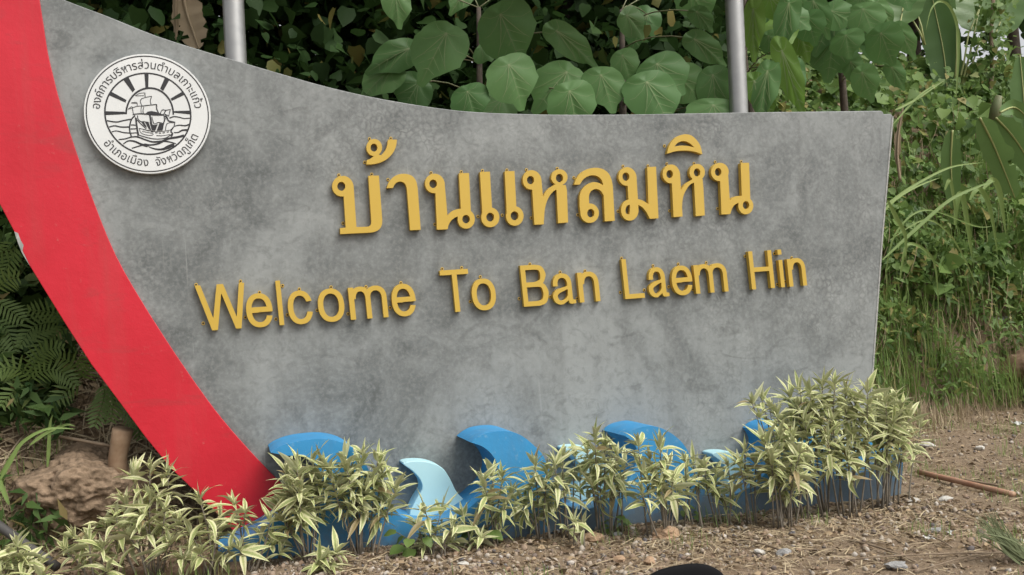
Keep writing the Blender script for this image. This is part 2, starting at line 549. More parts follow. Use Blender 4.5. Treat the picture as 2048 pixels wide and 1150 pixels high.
band = [tuple(p) for p in smooth_poly(inner, 3)] + [(590, 1040), (520, 1085)] + outer
prism_obj('red_band', [map2(band, -0.018)], -0.018, 0.016, m_red, sign, 0.003)
# bare plaster where the prow's paint has chipped off
chip_px = [(28.5, 463), (36, 466), (41, 480), (47, 490), (45, 502), (49, 510), (60, 532), (51, 518), (44, 506), (36, 486)]
prism_obj('chipped_patch', [map2(chip_px, -0.0195)], -0.0195, 0.006, m_edge, sign)

# waves
m_blue, nt, nd, lk, b = new_mat('blue_paint')
co = coords(nt); n1 = noise(nt, co, 3, 6, 0.6); n2 = noise(nt, co, 26, 5, 0.7)
c = mixc(nt, n1, (0.022, 0.205, 0.45), (0.04, 0.285, 0.56))
c = mixc(nt, ramp(nt, n2, [(0.58, 0.0), (0.72, 0.6)]), c, (0.20, 0.36, 0.52))
sx = nd.new('ShaderNodeSeparateXYZ'); lk.new(co, sx.inputs[0])
hgt_ = math_n(nt, 'ADD', sx.outputs[2], math_n(nt, 'MULTIPLY', math_n(nt, 'SUBTRACT', noise(nt, co, 7, 6, 0.7), 0.5), 0.45))
c = mixc(nt, ramp(nt, hgt_, [(0.0, 0.75), (0.17, 0.0)]), c, (0.13, 0.115, 0.085))
n3_ = noise(nt, co, 11, 6, 0.7, 0.5)
c = mixc(nt, ramp(nt, n3_, [(0.69, 0.0), (0.70, 0.8)]), c, (0.36, 0.37, 0.36))
c = mixc(nt, math_n(nt, 'MULTIPLY', ramp(nt, noise(nt, coords(nt, (5, 5, 1.2)), 2.0, 5), [(0.45, 0.0), (0.7, 1.0)]), 0.3), c, (0.09, 0.17, 0.26))
lk.new(c, b.inputs['Base Color']); b.inputs['Roughness'].default_value = 0.55
bump(nt, b, n2, 0.15, 0.012)
m_pale, nt, nd, lk, b = new_mat('pale_blue_paint')
co = coords(nt); n1 = noise(nt, co, 5, 6, 0.6); n2 = noise(nt, co, 24, 5, 0.7)
c = mixc(nt, n1, (0.36, 0.60, 0.66), (0.46, 0.70, 0.74))
c = mixc(nt, ramp(nt, n2, [(0.66, 0.0), (0.74, 0.6)]), c, (0.30, 0.34, 0.33))
lk.new(c, b.inputs['Base Color']); b.inputs['Roughness'].default_value = 0.55
BD = -0.36
blue_px = [(436, 1104), (512, 1066), (560, 1036), (600, 1015), (630, 990), (644, 965), (640, 942), (622, 921), (600, 912), (572, 911), (541, 905)]
crest1 = [(541, 905), (552, 897), (570, 889), (592, 883), (613, 880), (647, 878), (678, 883), (702, 894), (719, 909), (735, 935), (750, 965), (770, 1000), (795, 1028), (825, 1042), (860, 1047), (890, 1042), (912, 1034), (925, 1025), (942, 1013), (963, 995), (985, 972), (994, 954), (996, 937), (992, 922), (983, 908), (971, 897), (958, 890), (942, 885)]
crest3 = [(942, 885), (954, 875), (973, 866), (1002, 862), (1025, 864), (1046, 873), (1067, 890), (1084, 908), (1094, 929), (1102, 954), (1111, 979), (1122, 1000), (1140, 1014), (1165, 1019), (1195, 1012), (1228, 992), (1253, 966), (1268, 938), (1275, 914), (1272, 894), (1263, 881), (1250, 872)]
crest5 = [(1250, 872), (1262, 862), (1280, 855), (1305, 852), (1331, 860), (1356, 877), (1374, 899), (1389, 933), (1408, 970), (1434, 988), (1468, 988), (1508, 968), (1538, 938), (1554, 910), (1557, 888), (1545, 866)]
crest7 = [(1545, 866), (1556, 856), (1578, 848), (1603, 848), (1628, 860), (1645, 885), (1655, 915), (1668, 945), (1690, 956), (1720, 950), (1750, 930), (1770, 907), (1788, 892), (1803, 886)]
bl = []
for seg_ in (blue_px, crest1, crest3, crest5, crest7):
    s = [tuple(p) for p in smooth_poly(seg_, 4)]
    bl += s if not bl else s[1:]
bl += [(1806, 930), (1800, 1010), (1500, 1085), (1110, 1110), (800, 1150), (640, 1165), (440, 1180)]
prism_obj('blue_wave_band', [map2(bl, BD)], BD, 0.358, m_blue, sign, 0.006)
pale = [(800, 923), (812, 918), (836, 917), (859, 921), (879, 931), (893, 950), (907, 978), (924, 995), (946, 1006), (955, 1040), (930, 1075), (820, 1075), (812, 1030), (826, 995), (838, 975), (837, 960), (828, 946), (815, 934)]
PD = -0.14
pale2 = np.array(map2(pale, PD)); tip0 = pale2[0].copy()
for (u, v, s) in ((806, 928, 1.0), (1128, 899, 1.06), (1424, 909, 1.05), (1662, 894, 1.0)):
    t = np.array(wallpt(u, v, PD))
    q = (pale2 - tip0) * s + t
    prism_obj('pale_wave', [[tuple(p) for p in smooth_poly(q, 3, True)]], PD, 0.137, m_pale, sign, 0.005)

# ------------------------------------------------------------------ gold letters
m_gold, nt, nd, lk, b = new_mat('gold_painted_metal')
co = coords(nt); n1 = noise(nt, co, 2.0, 5); n2 = noise(nt, co, 260, 2)
c = mixc(nt, n1, (0.52, 0.34, 0.038), (0.58, 0.39, 0.06))
c = mixc(nt, math_n(nt, 'MULTIPLY', n2, 0.25), c, (0.44, 0.29, 0.07))
lk.new(c, b.inputs['Base Color']); b.inputs['Roughness'].default_value = 0.45; b.inputs['Metallic'].default_value = 0.0
m_hole = simple_mat('screw_shadow', (0.04, 0.03, 0.025), rough=0.7, metal=0.3)
LY, LDEP = -0.036, 0.034
ZA = lambda p: (640 + p[0] / 4.4522, 250 + p[1] / 4.4522)
ZB = lambda p: (1080 + p[0] / 4.4522, 250 + p[1] / 4.4522)
def q_ell(cx, cy, rx, ry, a0, a1, n=14):      # pie slice, angles in degrees, y down
    return [(cx, cy)] + [(cx + rx * math.cos(math.radians(a0 + (a1 - a0) * i / n)), cy + ry * math.sin(math.radians(a0 + (a1 - a0) * i / n))) for i in range(n + 1)]
sp = lambda P: smooth_poly(P, 4)
thai = []
thai.append(('bo_baimai', ZA, [ellipse(195, 545, 87, 91), q_ell(203, 556, 97, 104, -90, 0), [(203, 540), (300, 555), (325, 912), (230, 918), (210, 625)],
    [(178, 917), (325, 908)] + sp([(415, 906), (440, 900), (454, 882), (457, 860)]) + [(430, 452), (525, 450)] + sp([(555, 850), (551, 890), (530, 926), (495, 948), (450, 958)]) + [(180, 971)]], [ellipse(190, 546, 36, 40)]))
thai.append(('mai_tho', ZA, [ellipse(483, 200, 70, 76), sp([(685, 130), (677, 190), (648, 250), (600, 300), (540, 332), (480, 347), (415, 352)]) + [(417, 312)] + sp([(417, 312), (448, 300), (474, 280)]) + [(520, 262)] + sp([(545, 268), (580, 228), (599, 180), (605, 130)])], [ellipse(481, 201, 31, 36)]))
thai.append(('sara_aa', ZA, [sp([(595, 562), (608, 520), (640, 475), (680, 447), (732, 434), (790, 440), (830, 462), (857, 502), (870, 560)]) + [(897, 932), (803, 937)] + sp([(775, 585), (768, 545), (750, 516), (720, 503), (690, 508), (665, 530), (650, 560)])], []))
thai.append(('no_nu', ZA, [ellipse(1018, 520, 83, 87), q_ell(1020, 535, 92, 102, -90, 0), [(1020, 520), (1112, 535), (1135, 808), (1138, 928), (1042, 932), (1027, 590)],
    sp([(1128, 820), (1160, 780), (1195, 757), (1245, 746), (1300, 752)]) + [(1290, 830)] + sp([(1232, 812), (1200, 825), (1170, 850), (1145, 890), (1138, 928)]) + [(1120, 900)], [(1237, 430), (1327, 427), (1345, 800), (1258, 800)], ellipse(1302, 838, 77, 85)], [ellipse(1301, 838, 34, 38), ellipse(1008, 523, 34, 38)]))
thai.append(('sara_ae', ZA, [[(1424, 418), (1513, 415), (1535, 790), (1446, 790)], ellipse(1517, 822, 81, 88), [(1645, 412), (1732, 410), (1751, 780), (1663, 780)], ellipse(1735, 810, 78, 87)], [ellipse(1516, 820, 35, 40), ellipse(1733, 808, 35, 40)]))
o_ = 1959
thai.append(('ho_hip', ZB, [ellipse(1883 - o_, 488, 78, 87), q_ell(1884 - o_, 500, 89, 98, -90, 0), [(1885 - o_, 500), (1973 - o_, 498), (1985 - o_, 640), (1994 - o_, 884), (1910 - o_, 888), (1889 - o_, 560)],
    sp([(20, 650), (55, 588), (100, 548), (140, 530)]) + [(200, 560)] + sp([(150, 572), (118, 592), (85, 632), (58, 690), (42, 760), (36, 850)]) + [(10, 840)], ellipse(173, 465, 73, 72), [(118, 530), (230, 535), (240, 580), (250, 868), (162, 874), (146, 560)]], [ellipse(174, 472, 32, 38), ellipse(1875 - o_, 490, 32, 38)]))
thai.append(('lo_ling', ZB, [sp([(305, 530), (318, 490), (350, 440), (400, 402), (450, 385), (510, 381), (565, 395), (610, 430), (635, 480), (648, 540)]) + [(666, 852), (578, 858), (567, 625)] + sp([(563, 535), (550, 490), (520, 460), (480, 447), (430, 455), (385, 485), (355, 530)]),
    sp([(352, 640), (365, 590), (400, 545), (440, 518), (480, 508), (530, 518), (572, 545)]) + sp([(570, 630), (545, 590), (510, 570), (480, 573), (450, 595), (436, 635), (438, 700)]) + [(440, 790), (362, 790), (353, 720)], ellipse(443, 785, 82, 87)], [ellipse(453, 785, 32, 38)]))
thai.append(('mo_ma', ZB, [ellipse(775, 458, 76, 83), q_ell(770, 470, 90, 96, -90, 0), [(772, 470), (860, 468), (878, 770), (820, 770), (790, 690), (780, 530)], ellipse(800, 757, 78, 95), sp([(850, 655), (905, 668), (945, 690), (980, 712)]) + [(1000, 790), (978, 835)] + sp([(978, 835), (950, 780), (915, 735), (872, 708)]), [(955, 375), (1033, 370), (1056, 830), (978, 835), (966, 690)]], [sp([(802, 710), (775, 720), (761, 755), (768, 788), (798, 796)]), ellipse(765, 460, 31, 38)]))
thai.append(('ho_hip', ZB, [ellipse(1168, 435, 76, 84), q_ell(1166, 450, 82, 99, -90, 0), [(1165, 450), (1248, 450), (1256, 585), (1270, 815), (1190, 820), (1174, 505)],
    sp([(1248, 590), (1290, 530), (1330, 500), (1370, 480)]) + [(1400, 500)] + sp([(1372, 512), (1335, 532), (1300, 580), (1275, 640), (1266, 710), (1264, 790)]) + [(1240, 780)], ellipse(1400, 420, 69, 74), [(1350, 480), (1448, 480), (1455, 560), (1468, 805), (1388, 811), (1372, 510)]], [ellipse(1155, 437, 29, 37), ellipse(1399, 422, 29, 36)]))
thai.append(('sara_i', ZB, [sp([(1132, 255), (1145, 200), (1175, 145), (1220, 103), (1270, 85), (1310, 83), (1355, 97), (1400, 140), (1430, 190), (1446, 262)]) + sp([(1446, 262), (1400, 243), (1340, 230), (1280, 227), (1210, 233), (1132, 255)])[1:-1]], [sp([(1198, 190), (1225, 160), (1265, 143), (1305, 147), (1345, 170), (1373, 200)]) + sp([(1373, 200), (1320, 187), (1260, 183), (1198, 190)])[1:-1]]))
thai.append(('no_nu', ZB, [ellipse(1602, 418, 79, 82), q_ell(1595, 435, 80, 98, -90, 0), [(1595, 430), (1675, 432), (1690, 668), (1694, 793), (1617, 797), (1604, 490)], sp([(1684, 680), (1715, 645), (1750, 633), (1800, 630)]) + [(1830, 700)] + sp([(1775, 690), (1735, 710), (1710, 745), (1694, 793)]) + [(1680, 780)], [(1787, 338), (1862, 335), (1874, 690), (1800, 690)], ellipse(1833, 719, 67, 76)], [ellipse(1835, 713, 29, 36), ellipse(1587, 418, 29, 36)]))
letters = []
names = {'bo_baimai': 'bo', 'mai_tho': 'upper tone mark', 'sara_aa': 'aa', 'no_nu': 'no', 'sara_ae': 'ae', 'ho_hip': 'ho', 'lo_ling': 'lo', 'mo_ma': 'mo', 'sara_i': 'upper vowel mark'}
for k, (nm, Z, adds, subs) in enumerate(thai):
    loops = sdf_loops(adds, subs, 170)
    to3 = lambda x, y, Z=Z: onY(*Z((x, y)), LY)
    me = extrude_loops(loops, to3, np.array([0, LDEP, 0.0]))
    o = link('letter', me, m_gold, sign)
    o['label'] = 'large gold Thai character, %s from the left in the upper line' % ['first', 'mark over the second', 'second', 'third', 'fourth', 'fifth', 'sixth', 'seventh', 'eighth', 'mark over the eighth', 'ninth'][k]
    letters.append((o, np.mean([Z(p) for a in adds for p in a], axis=0)))

def glyph(ch):
    cu = bpy.data.curves.new('glyph', 'FONT'); cu.body = ch; cu.resolution_u = 6
    o = bpy.data.objects.new('glyph', cu); COL.objects.link(o)
    dg = bpy.context.evaluated_depsgraph_get()
    m = o.evaluated_get(dg).to_mesh()
    V = np.array([v.co[:] for v in m.vertices]); F = [tuple(p.vertices) for p in m.polygons]
    o.evaluated_get(dg).to_mesh_clear()
    bpy.data.objects.remove(o); bpy.data.curves.remove(cu)
    return V, F
Z4 = lambda x, y: (370 + x / 3.1508, 480 + y / 3.1508)
Z5 = lambda x, y: (1000 + x / 3.1508, 480 + y / 3.1508)
ZH = lambda x, y: (1480 + x / 9.587, 490 + y / 9.587)
ZL = lambda x, y: (1220 + x / 9.583, 500 + y / 9.583)
b0 = wallpt(*Z4(155, 571), LY); b1 = wallpt(*Z5(1925, 287), LY)
def base_z(x): return b0[1] + (b1[1] - b0[1]) * (x - b0[0]) / (b1[0] - b0[0])
t0 = wallpt(*Z4(76, 287), LY); t1 = wallpt(*ZH(575, 97), LY)
def cap_h(x): return (t0[1] + (t1[1] - t0[1]) * (x - t0[0]) / (t1[0] - t0[0])) - base_z(x)
eng = [('W', Z4(60, 288), Z4(373, 268)), ('e', Z4(385, 440), Z4(551, 430)), ('l', Z4(583, 400), Z4(613, 400)), ('c', Z4(648, 420), Z4(804, 410)), ('o', Z4(838, 408), Z4(1003, 400)), ('m', Z4(1036, 400), Z4(1274, 390)), ('e', Z4(1303, 380), Z4(1453, 370)),
       ('T', Z4(1606, 205), Z4(1783, 195)), ('o', Z4(1808, 340), Z4(1958, 335)), ('B', Z5(139, 290), Z5(305, 330)), ('a', Z5(330, 310), Z5(480, 385)), ('n', Z5(495, 300), Z5(624, 290)), ('L', ZL(257, 560), ZL(668, 870)), ('a', ZL(733, 640), ZL(1140, 850)), ('e', Z5(1083, 255), Z5(1211, 240)), ('m', Z5(1228, 250), Z5(1432, 235)),
       ('H', ZH(196, 490), ZH(636, 480)), ('i', ZH(765, 545), ZH(836, 540)), ('n', ZH(925, 540), ZH(1262, 520))]
words = ['Welcome'] * 7 + ['To'] * 2 + ['Ban'] * 3 + ['Laem'] * 4 + ['Hin'] * 3
SHEAR = 0.028
XH, SW = 0.735, 0.118
def rect(x0, y0, x1, y1): return [(x0, y0), (x1, y0), (x1, y1), (x0, y1)]
def sell(cx, cy, rx, ry, n=40, p=2.25):      # slightly squared ellipse
    out = []
    for i in range(n):
        a = 2 * math.pi * i / n; c_, s_ = math.cos(a), math.sin(a)
        out.append((cx + rx * math.copysign(abs(c_) ** (2 / p), c_), cy + ry * math.copysign(abs(s_) ** (2 / p), s_)))
    return out
def arch(x0, x1, yt, ry, s, y0=0.0):
    cx, rx = (x0 + x1) / 2, (x1 - x0) / 2
    up = lambda P, yc: [p for p in P if p[1] >= yc - 1e-6]
    yc = yt - ry
    o = sorted(up(sell(cx, yc, rx, ry), yc), key=lambda p: -p[0]); i_ = sorted(up(sell(cx, yc, rx - s, ry - s * 0.95), yc), key=lambda p: p[0])
    return [o + i_, rect(x1 - s, y0, x1, yc + 0.002)]
def helv(ch, w):
    s = SW
    if ch == 'l': return [rect(0, 0, w, 1)], []
    if ch == 'i': return [rect(0, 0, w, XH - 0.01), rect(0, 0.865, w, 1)], []
    if ch == 'L': return [rect(0, 0, s, 1), rect(0, 0, w, s)], []
    if ch == 'H': return [rect(0, 0, s, 1), rect(w - s, 0, w, 1), rect(0, 0.455, w, 0.455 + s)], []
    if ch == 'T': return [rect(0, 1 - s, w, 1), rect(w / 2 - s / 2, 0, w / 2 + s / 2, 1)], []
    if ch == 'W':
        k = [(0, .11), (.262, .378), (.439, .57), (.744, .856), (.89, 1.0)]
        A = []
        for i in range(4):
            (a, b_), (c_, d) = k[i], k[i + 1]
            y0, y1 = (1, 0) if i % 2 == 0 else (0, 1)
            th = 0.112
            if i == 0: P = [(a, 1), (a + th, 1), (d, 0), (c_, 0)]
            elif i == 1: P = [(a, 0), (b_, 0), (d, 1) if False else (c_ + th, 1), (c_, 1)]
            elif i == 2: P = [(b_ - th, 1), (b_, 1), (d, 0), (c_, 0)]
            else: P = [(a, 0), (b_, 0), (d, 1), (d - th, 1)]
            A.append([(x * w, y) for x, y in P])
        return A, []
    if ch == 'o': return [sell(w / 2, XH / 2, w / 2, XH / 2 + 0.012)], [sell(w / 2, XH / 2, w / 2 - s, XH / 2 + 0.012 - s * 0.97)]
    if ch == 'c': return [sell(w / 2, XH / 2, w / 2, XH / 2 + 0.012)], [sell(w / 2, XH / 2, w / 2 - s, XH / 2 + 0.012 - s * 0.97), [(w * 0.55, XH * 0.5), (w * 0.76, XH * 0.665), (w * 1.1, XH * 0.69), (w * 1.1, XH * 0.33), (w * 0.76, XH * 0.36)]]
    if ch == 'e': return [sell(w / 2, XH / 2, w / 2, XH / 2 + 0.012)], [[p for p in sell(w / 2, XH / 2, w / 2 - s, XH / 2 + 0.012 - s * 0.97, 80) if p[1] > 0.425] , [p for p in sell(w / 2, XH / 2, w / 2 - s, XH / 2 + 0.012 - s * 0.97, 80) if p[1] < 0.325], [(w * 0.45, 0.325), (w * 1.1, 0.325), (w * 1.1, 0.225), (w * 0.8, 0.24)]]
    if ch == 'n': return [rect(0, 0, s, XH)] + arch(s * 0.35, w, XH + 0.012, 0.30, s), []
    if ch == 'm':
        c_ = (w + s) / 2
        return [rect(0, 0, s, XH)] + arch(s * 0.35, c_, XH + 0.012, 0.28, s * 0.97) + arch(c_ - s, w, XH + 0.012, 0.28, s * 0.97), []
    if ch == 'B':
        hi_ = [(0, 0.44), (0, 1), (w * 0.55, 1)] + smooth_poly([(w * 0.55, 1), (w * 0.82, 0.955), (w * 0.95, 0.8), (w * 0.95, 0.7), (w * 0.85, 0.56), (w * 0.7, 0.5)], 4) + [(w * 0.6, 0.44)]
        lo_ = [(0, 0), (0, 0.56), (w * 0.6, 0.56)] + smooth_poly([(w * 0.6, 0.56), (w * 0.85, 0.53), (w * 0.99, 0.38), (w, 0.24), (w * 0.88, 0.06), (w * 0.62, 0)], 4)
        h1 = [(s, 0.58), (s, 1 - s)] + smooth_poly([(w * 0.5, 1 - s), (w * 0.7, 0.86), (w * 0.75, 0.74), (w * 0.7, 0.62), (w * 0.5, 0.58)], 4)
        h2 = [(s, s), (s, 0.58 - s)] + smooth_poly([(w * 0.55, 0.58 - s), (w * 0.74, 0.44), (w * 0.8, 0.29), (w * 0.74, 0.15), (w * 0.55, s)], 4)
        return [hi_, lo_], [h1, h2]
    if ch == 'a':
        xs = w - s - 0.075
        A = arch(0.03, xs + s, XH + 0.012, 0.27, s * 0.97, 0.1)
        A[0] = [p for p in A[0]]
        A.append(rect(0.03, XH - 0.295, 0.03 + s, XH - 0.255))
        A.append(smooth_poly([(xs, 0.11), (xs + 0.015, 0.03), (xs + 0.06, -0.01), (w, -0.005)], 3) + [(w, 0.082)] + smooth_poly([(w, 0.082), (xs + s + 0.01, 0.095), (xs + s, 0.13)], 3))
        bo = smooth_poly([(xs + 0.05, 0.465), (xs - 0.02, 0.425), (xs - 0.14, 0.395), (0.13, 0.365), (0.03, 0.29), (0.0, 0.19), (0.035, 0.075), (0.12, 0.0), (0.23, -0.012), (xs - 0.09, 0.02), (xs + 0.02, 0.1), (xs + 0.05, 0.2)], 4, True)
        bi = smooth_poly([(xs, 0.35), (xs - 0.09, 0.315), (0.21, 0.285), (0.135, 0.235), (0.122, 0.18), (0.15, 0.11), (0.22, 0.082), (xs - 0.07, 0.12), (xs - 0.01, 0.2), (xs, 0.28)], 4, True)
        return A + [bo], [bi]
for k, (ch, pl, pr) in enumerate(eng):
    xl, zl = wallpt(*pl, LY); xr, zr = wallpt(*pr, LY)
    xm = 0.5 * (xl + xr); ch_ = cap_h(xm); zb = base_z(xm)
    xl += SHEAR * (zl - zb); xr += SHEAR * (zr - zb)
    adds, subs = helv(ch, (xr - xl) / ch_)
    loops = sdf_loops(adds, subs, 150)
    loops = [[(xl + x * ch_ - SHEAR * y * ch_, base_z(xl + x * ch_) + y * ch_) for x, y in L] for L in loops]
    me = extrude_loops(loops, lambda x, z: (x, LY, z), np.array([0, LDEP, 0.0]))
    o = link('letter', me, m_gold, sign)
    o['label'] = 'gold letter %s in the word %s' % (ch, words[k]) if words[k].count(ch) == 1 else 'gold letter %s, %s in the word %s' % (ch, 'first' if k < 4 else 'last', words[k])
    letters.append((o, np.array([(pl[0] + pr[0]) / 2, (pl[1] + pr[1]) / 2])))

tabs = [ZA(p) for p in [(168, 447), (460, 440), (205, 875), (605, 487), (440, 125), (630, 120), (397, 333), (988, 427), (1022, 885), (1257, 418), (1445, 408), (1405, 815), (1663, 402), (1622, 803), (1837, 400), (1880, 828)]]
tabs += [ZB(p) for p in [(152, 388), (300, 470), (335, 800), (738, 368), (960, 365), (693, 768), (1107, 187), (1128, 347), (1370, 343), (1153, 765), (1558, 330), (1790, 327), (1580, 745)]]
tabs += [Z4(*p) for p in [(70, 282), (350, 260), (115, 525), (343, 498), (470, 330), (380, 488), (615, 288), (573, 498), (720, 310), (645, 472), (920, 297), (832, 443), (1140, 295), (1027, 465), (1360, 270), (1292, 427), (1620, 182), (1743, 175), (1860, 232), (1797, 388)]]
tabs += [Z5(*p) for p in [(188, 152), (120, 370), (378, 203), (315, 358), (535, 195), (485, 368), (765, 115), (757, 330), (963, 163), (908, 315), (1122, 152), (1062, 295), (1298, 143), (1213, 312), (1543, 102), (1727, 85), (1837, 112), (1745, 280), (1795, 263)]]
tb = extrude_loops([ellipse(0, 0, 0.009, 0.010, 12)], lambda x, z: (x, -0.004, z), np.array([0, 0.0035, 0])); tb.materials.append(m_gold)
hb = extrude_loops([ellipse(0, 0, 0.0055, 0.0055, 8)], lambda x, z: (x, -0.0055, z), np.array([0, 0.004, 0])); hb.materials.append(m_hole)
me_tab = bpy.data.meshes.new('tab')
bm = bmesh.new(); bm.from_mesh(tb); n0 = len(bm.faces); bm.from_mesh(hb); bm.faces.ensure_lookup_table()
for f in bm.faces[n0:]: f.material_index = 1
bm.to_mesh(me_tab); bm.free(); me_tab.materials.append(m_gold); me_tab.materials.append(m_hole)
for u, v in tabs:
    k = int(np.argmin([np.hypot(*(c_ - (u, v))) for _, c_ in letters]))
    p = onY(u, v, 0.0)
    link('mounting_tab', me_tab, None, letters[k][0], (p[0], 0, p[2]))

# ------------------------------------------------------------------ the seal
m_white = simple_mat('white_enamel', (0.70, 0.715, 0.71), (0.62, 0.635, 0.63), 0.35, 3)
m_black = simple_mat('black_print', (0.018, 0.018, 0.02), rough=0.5)
SY = -0.04
scx, scz = wallpt(294.5, 228, SY)
lx = wallpt(167.5, 224, SY)[0]; rx_ = wallpt(421.5, 232, SY)[0]
tz = wallpt(290, 108, SY)[1]; bz = wallpt(299, 347.5, SY)[1]
SRX, SRZ = (rx_ - lx) / 2, (tz - bz) / 2
scx = (lx + rx_) / 2; scz = (tz + bz) / 2
seal = prism_obj('seal_disc', [ellipse(scx, scz, SRX, SRZ, 72)], SY, 0.034, m_white, sign, 0.004)
seal['label'] = 'round white seal with a sailing ship, rising sun and Thai lettering'
lay = [SY - 0.001]
def ink(name, loops_list, to2=None):
    ms = []
    V, F = [], []
    for loops in loops_list:
        if to2: loops = [[to2(p) for p in L] for L in loops]
        lay[0] -= 0.000012
        y = lay[0]
        me = extrude_loops(loops, lambda x, z: (x, y, z), np.array([0, SY + 0.0005 - y, 0.0]))
        o = len(V); V += [v.co[:] for v in me.vertices]; F += [tuple(i + o for i in p.vertices) for p in me.polygons]
        bpy.data.meshes.remove(me)
    return link(name, mesh_py(name, V, F), m_black, seal)
E_ = lambda k, n=72: ellipse(scx, scz, SRX * k, SRZ * k, n)
ink('rim_ring', [[E_(0.972), E_(0.954)]])
SP = lambda x, y: wallpt(210 + x / 8.2158, 170 + y / 8.2158, SY)      # close view of the art
sP = lambda p: SP(*p)
ink('inner_ring', [[E_(0.69), E_(0.665)]])
def sunarc(k0, k1):
    cx0, cy0 = 735, 480
    outr = [(cx0 + 402 * k0 * math.cos(a), cy0 - 445 * k0 * math.sin(a)) for a in np.linspace(-0.02, math.pi - 0.0, 28)]
    inn = [(cx0 + 402 * k1 * math.cos(a), cy0 - 445 * k1 * math.sin(a)) for a in np.linspace(-0.02, math.pi - 0.0, 28)][::-1]
    return outr + inn
SUNC = (728, 480)
Z1 = lambda x, y: ((180 + x / 5.226 - 210) * 8.2158, (110 + y / 5.226 - 170) * 8.2158)
rays = [[sunarc(1.0, 0.93)]]
rays += [[[(5, 430), (325, 440), (350, 478), (5, 495)]], [[(1125, 428), (1400, 420), (1405, 483), (1122, 455)]],
         [[(70, 170), (95, 105), (352, 245), (340, 290)]], [[(1285, 100), (1310, 160), (1100, 260), (1075, 225)]],
         [[Z1(568, 190), Z1(613, 190), Z1(609, 345), Z1(580, 345)]], [[Z1(350, 262), Z1(400, 228), Z1(472, 362), Z1(445, 390)]], [[Z1(785, 232), Z1(830, 260), Z1(765, 376), Z1(733, 352)]]]
ink('sun_rays', rays, sP)
lines = []
def ln(pts, w, w1=None): lines.append([ribbon(smooth_poly(pts, 4), w, w1)])
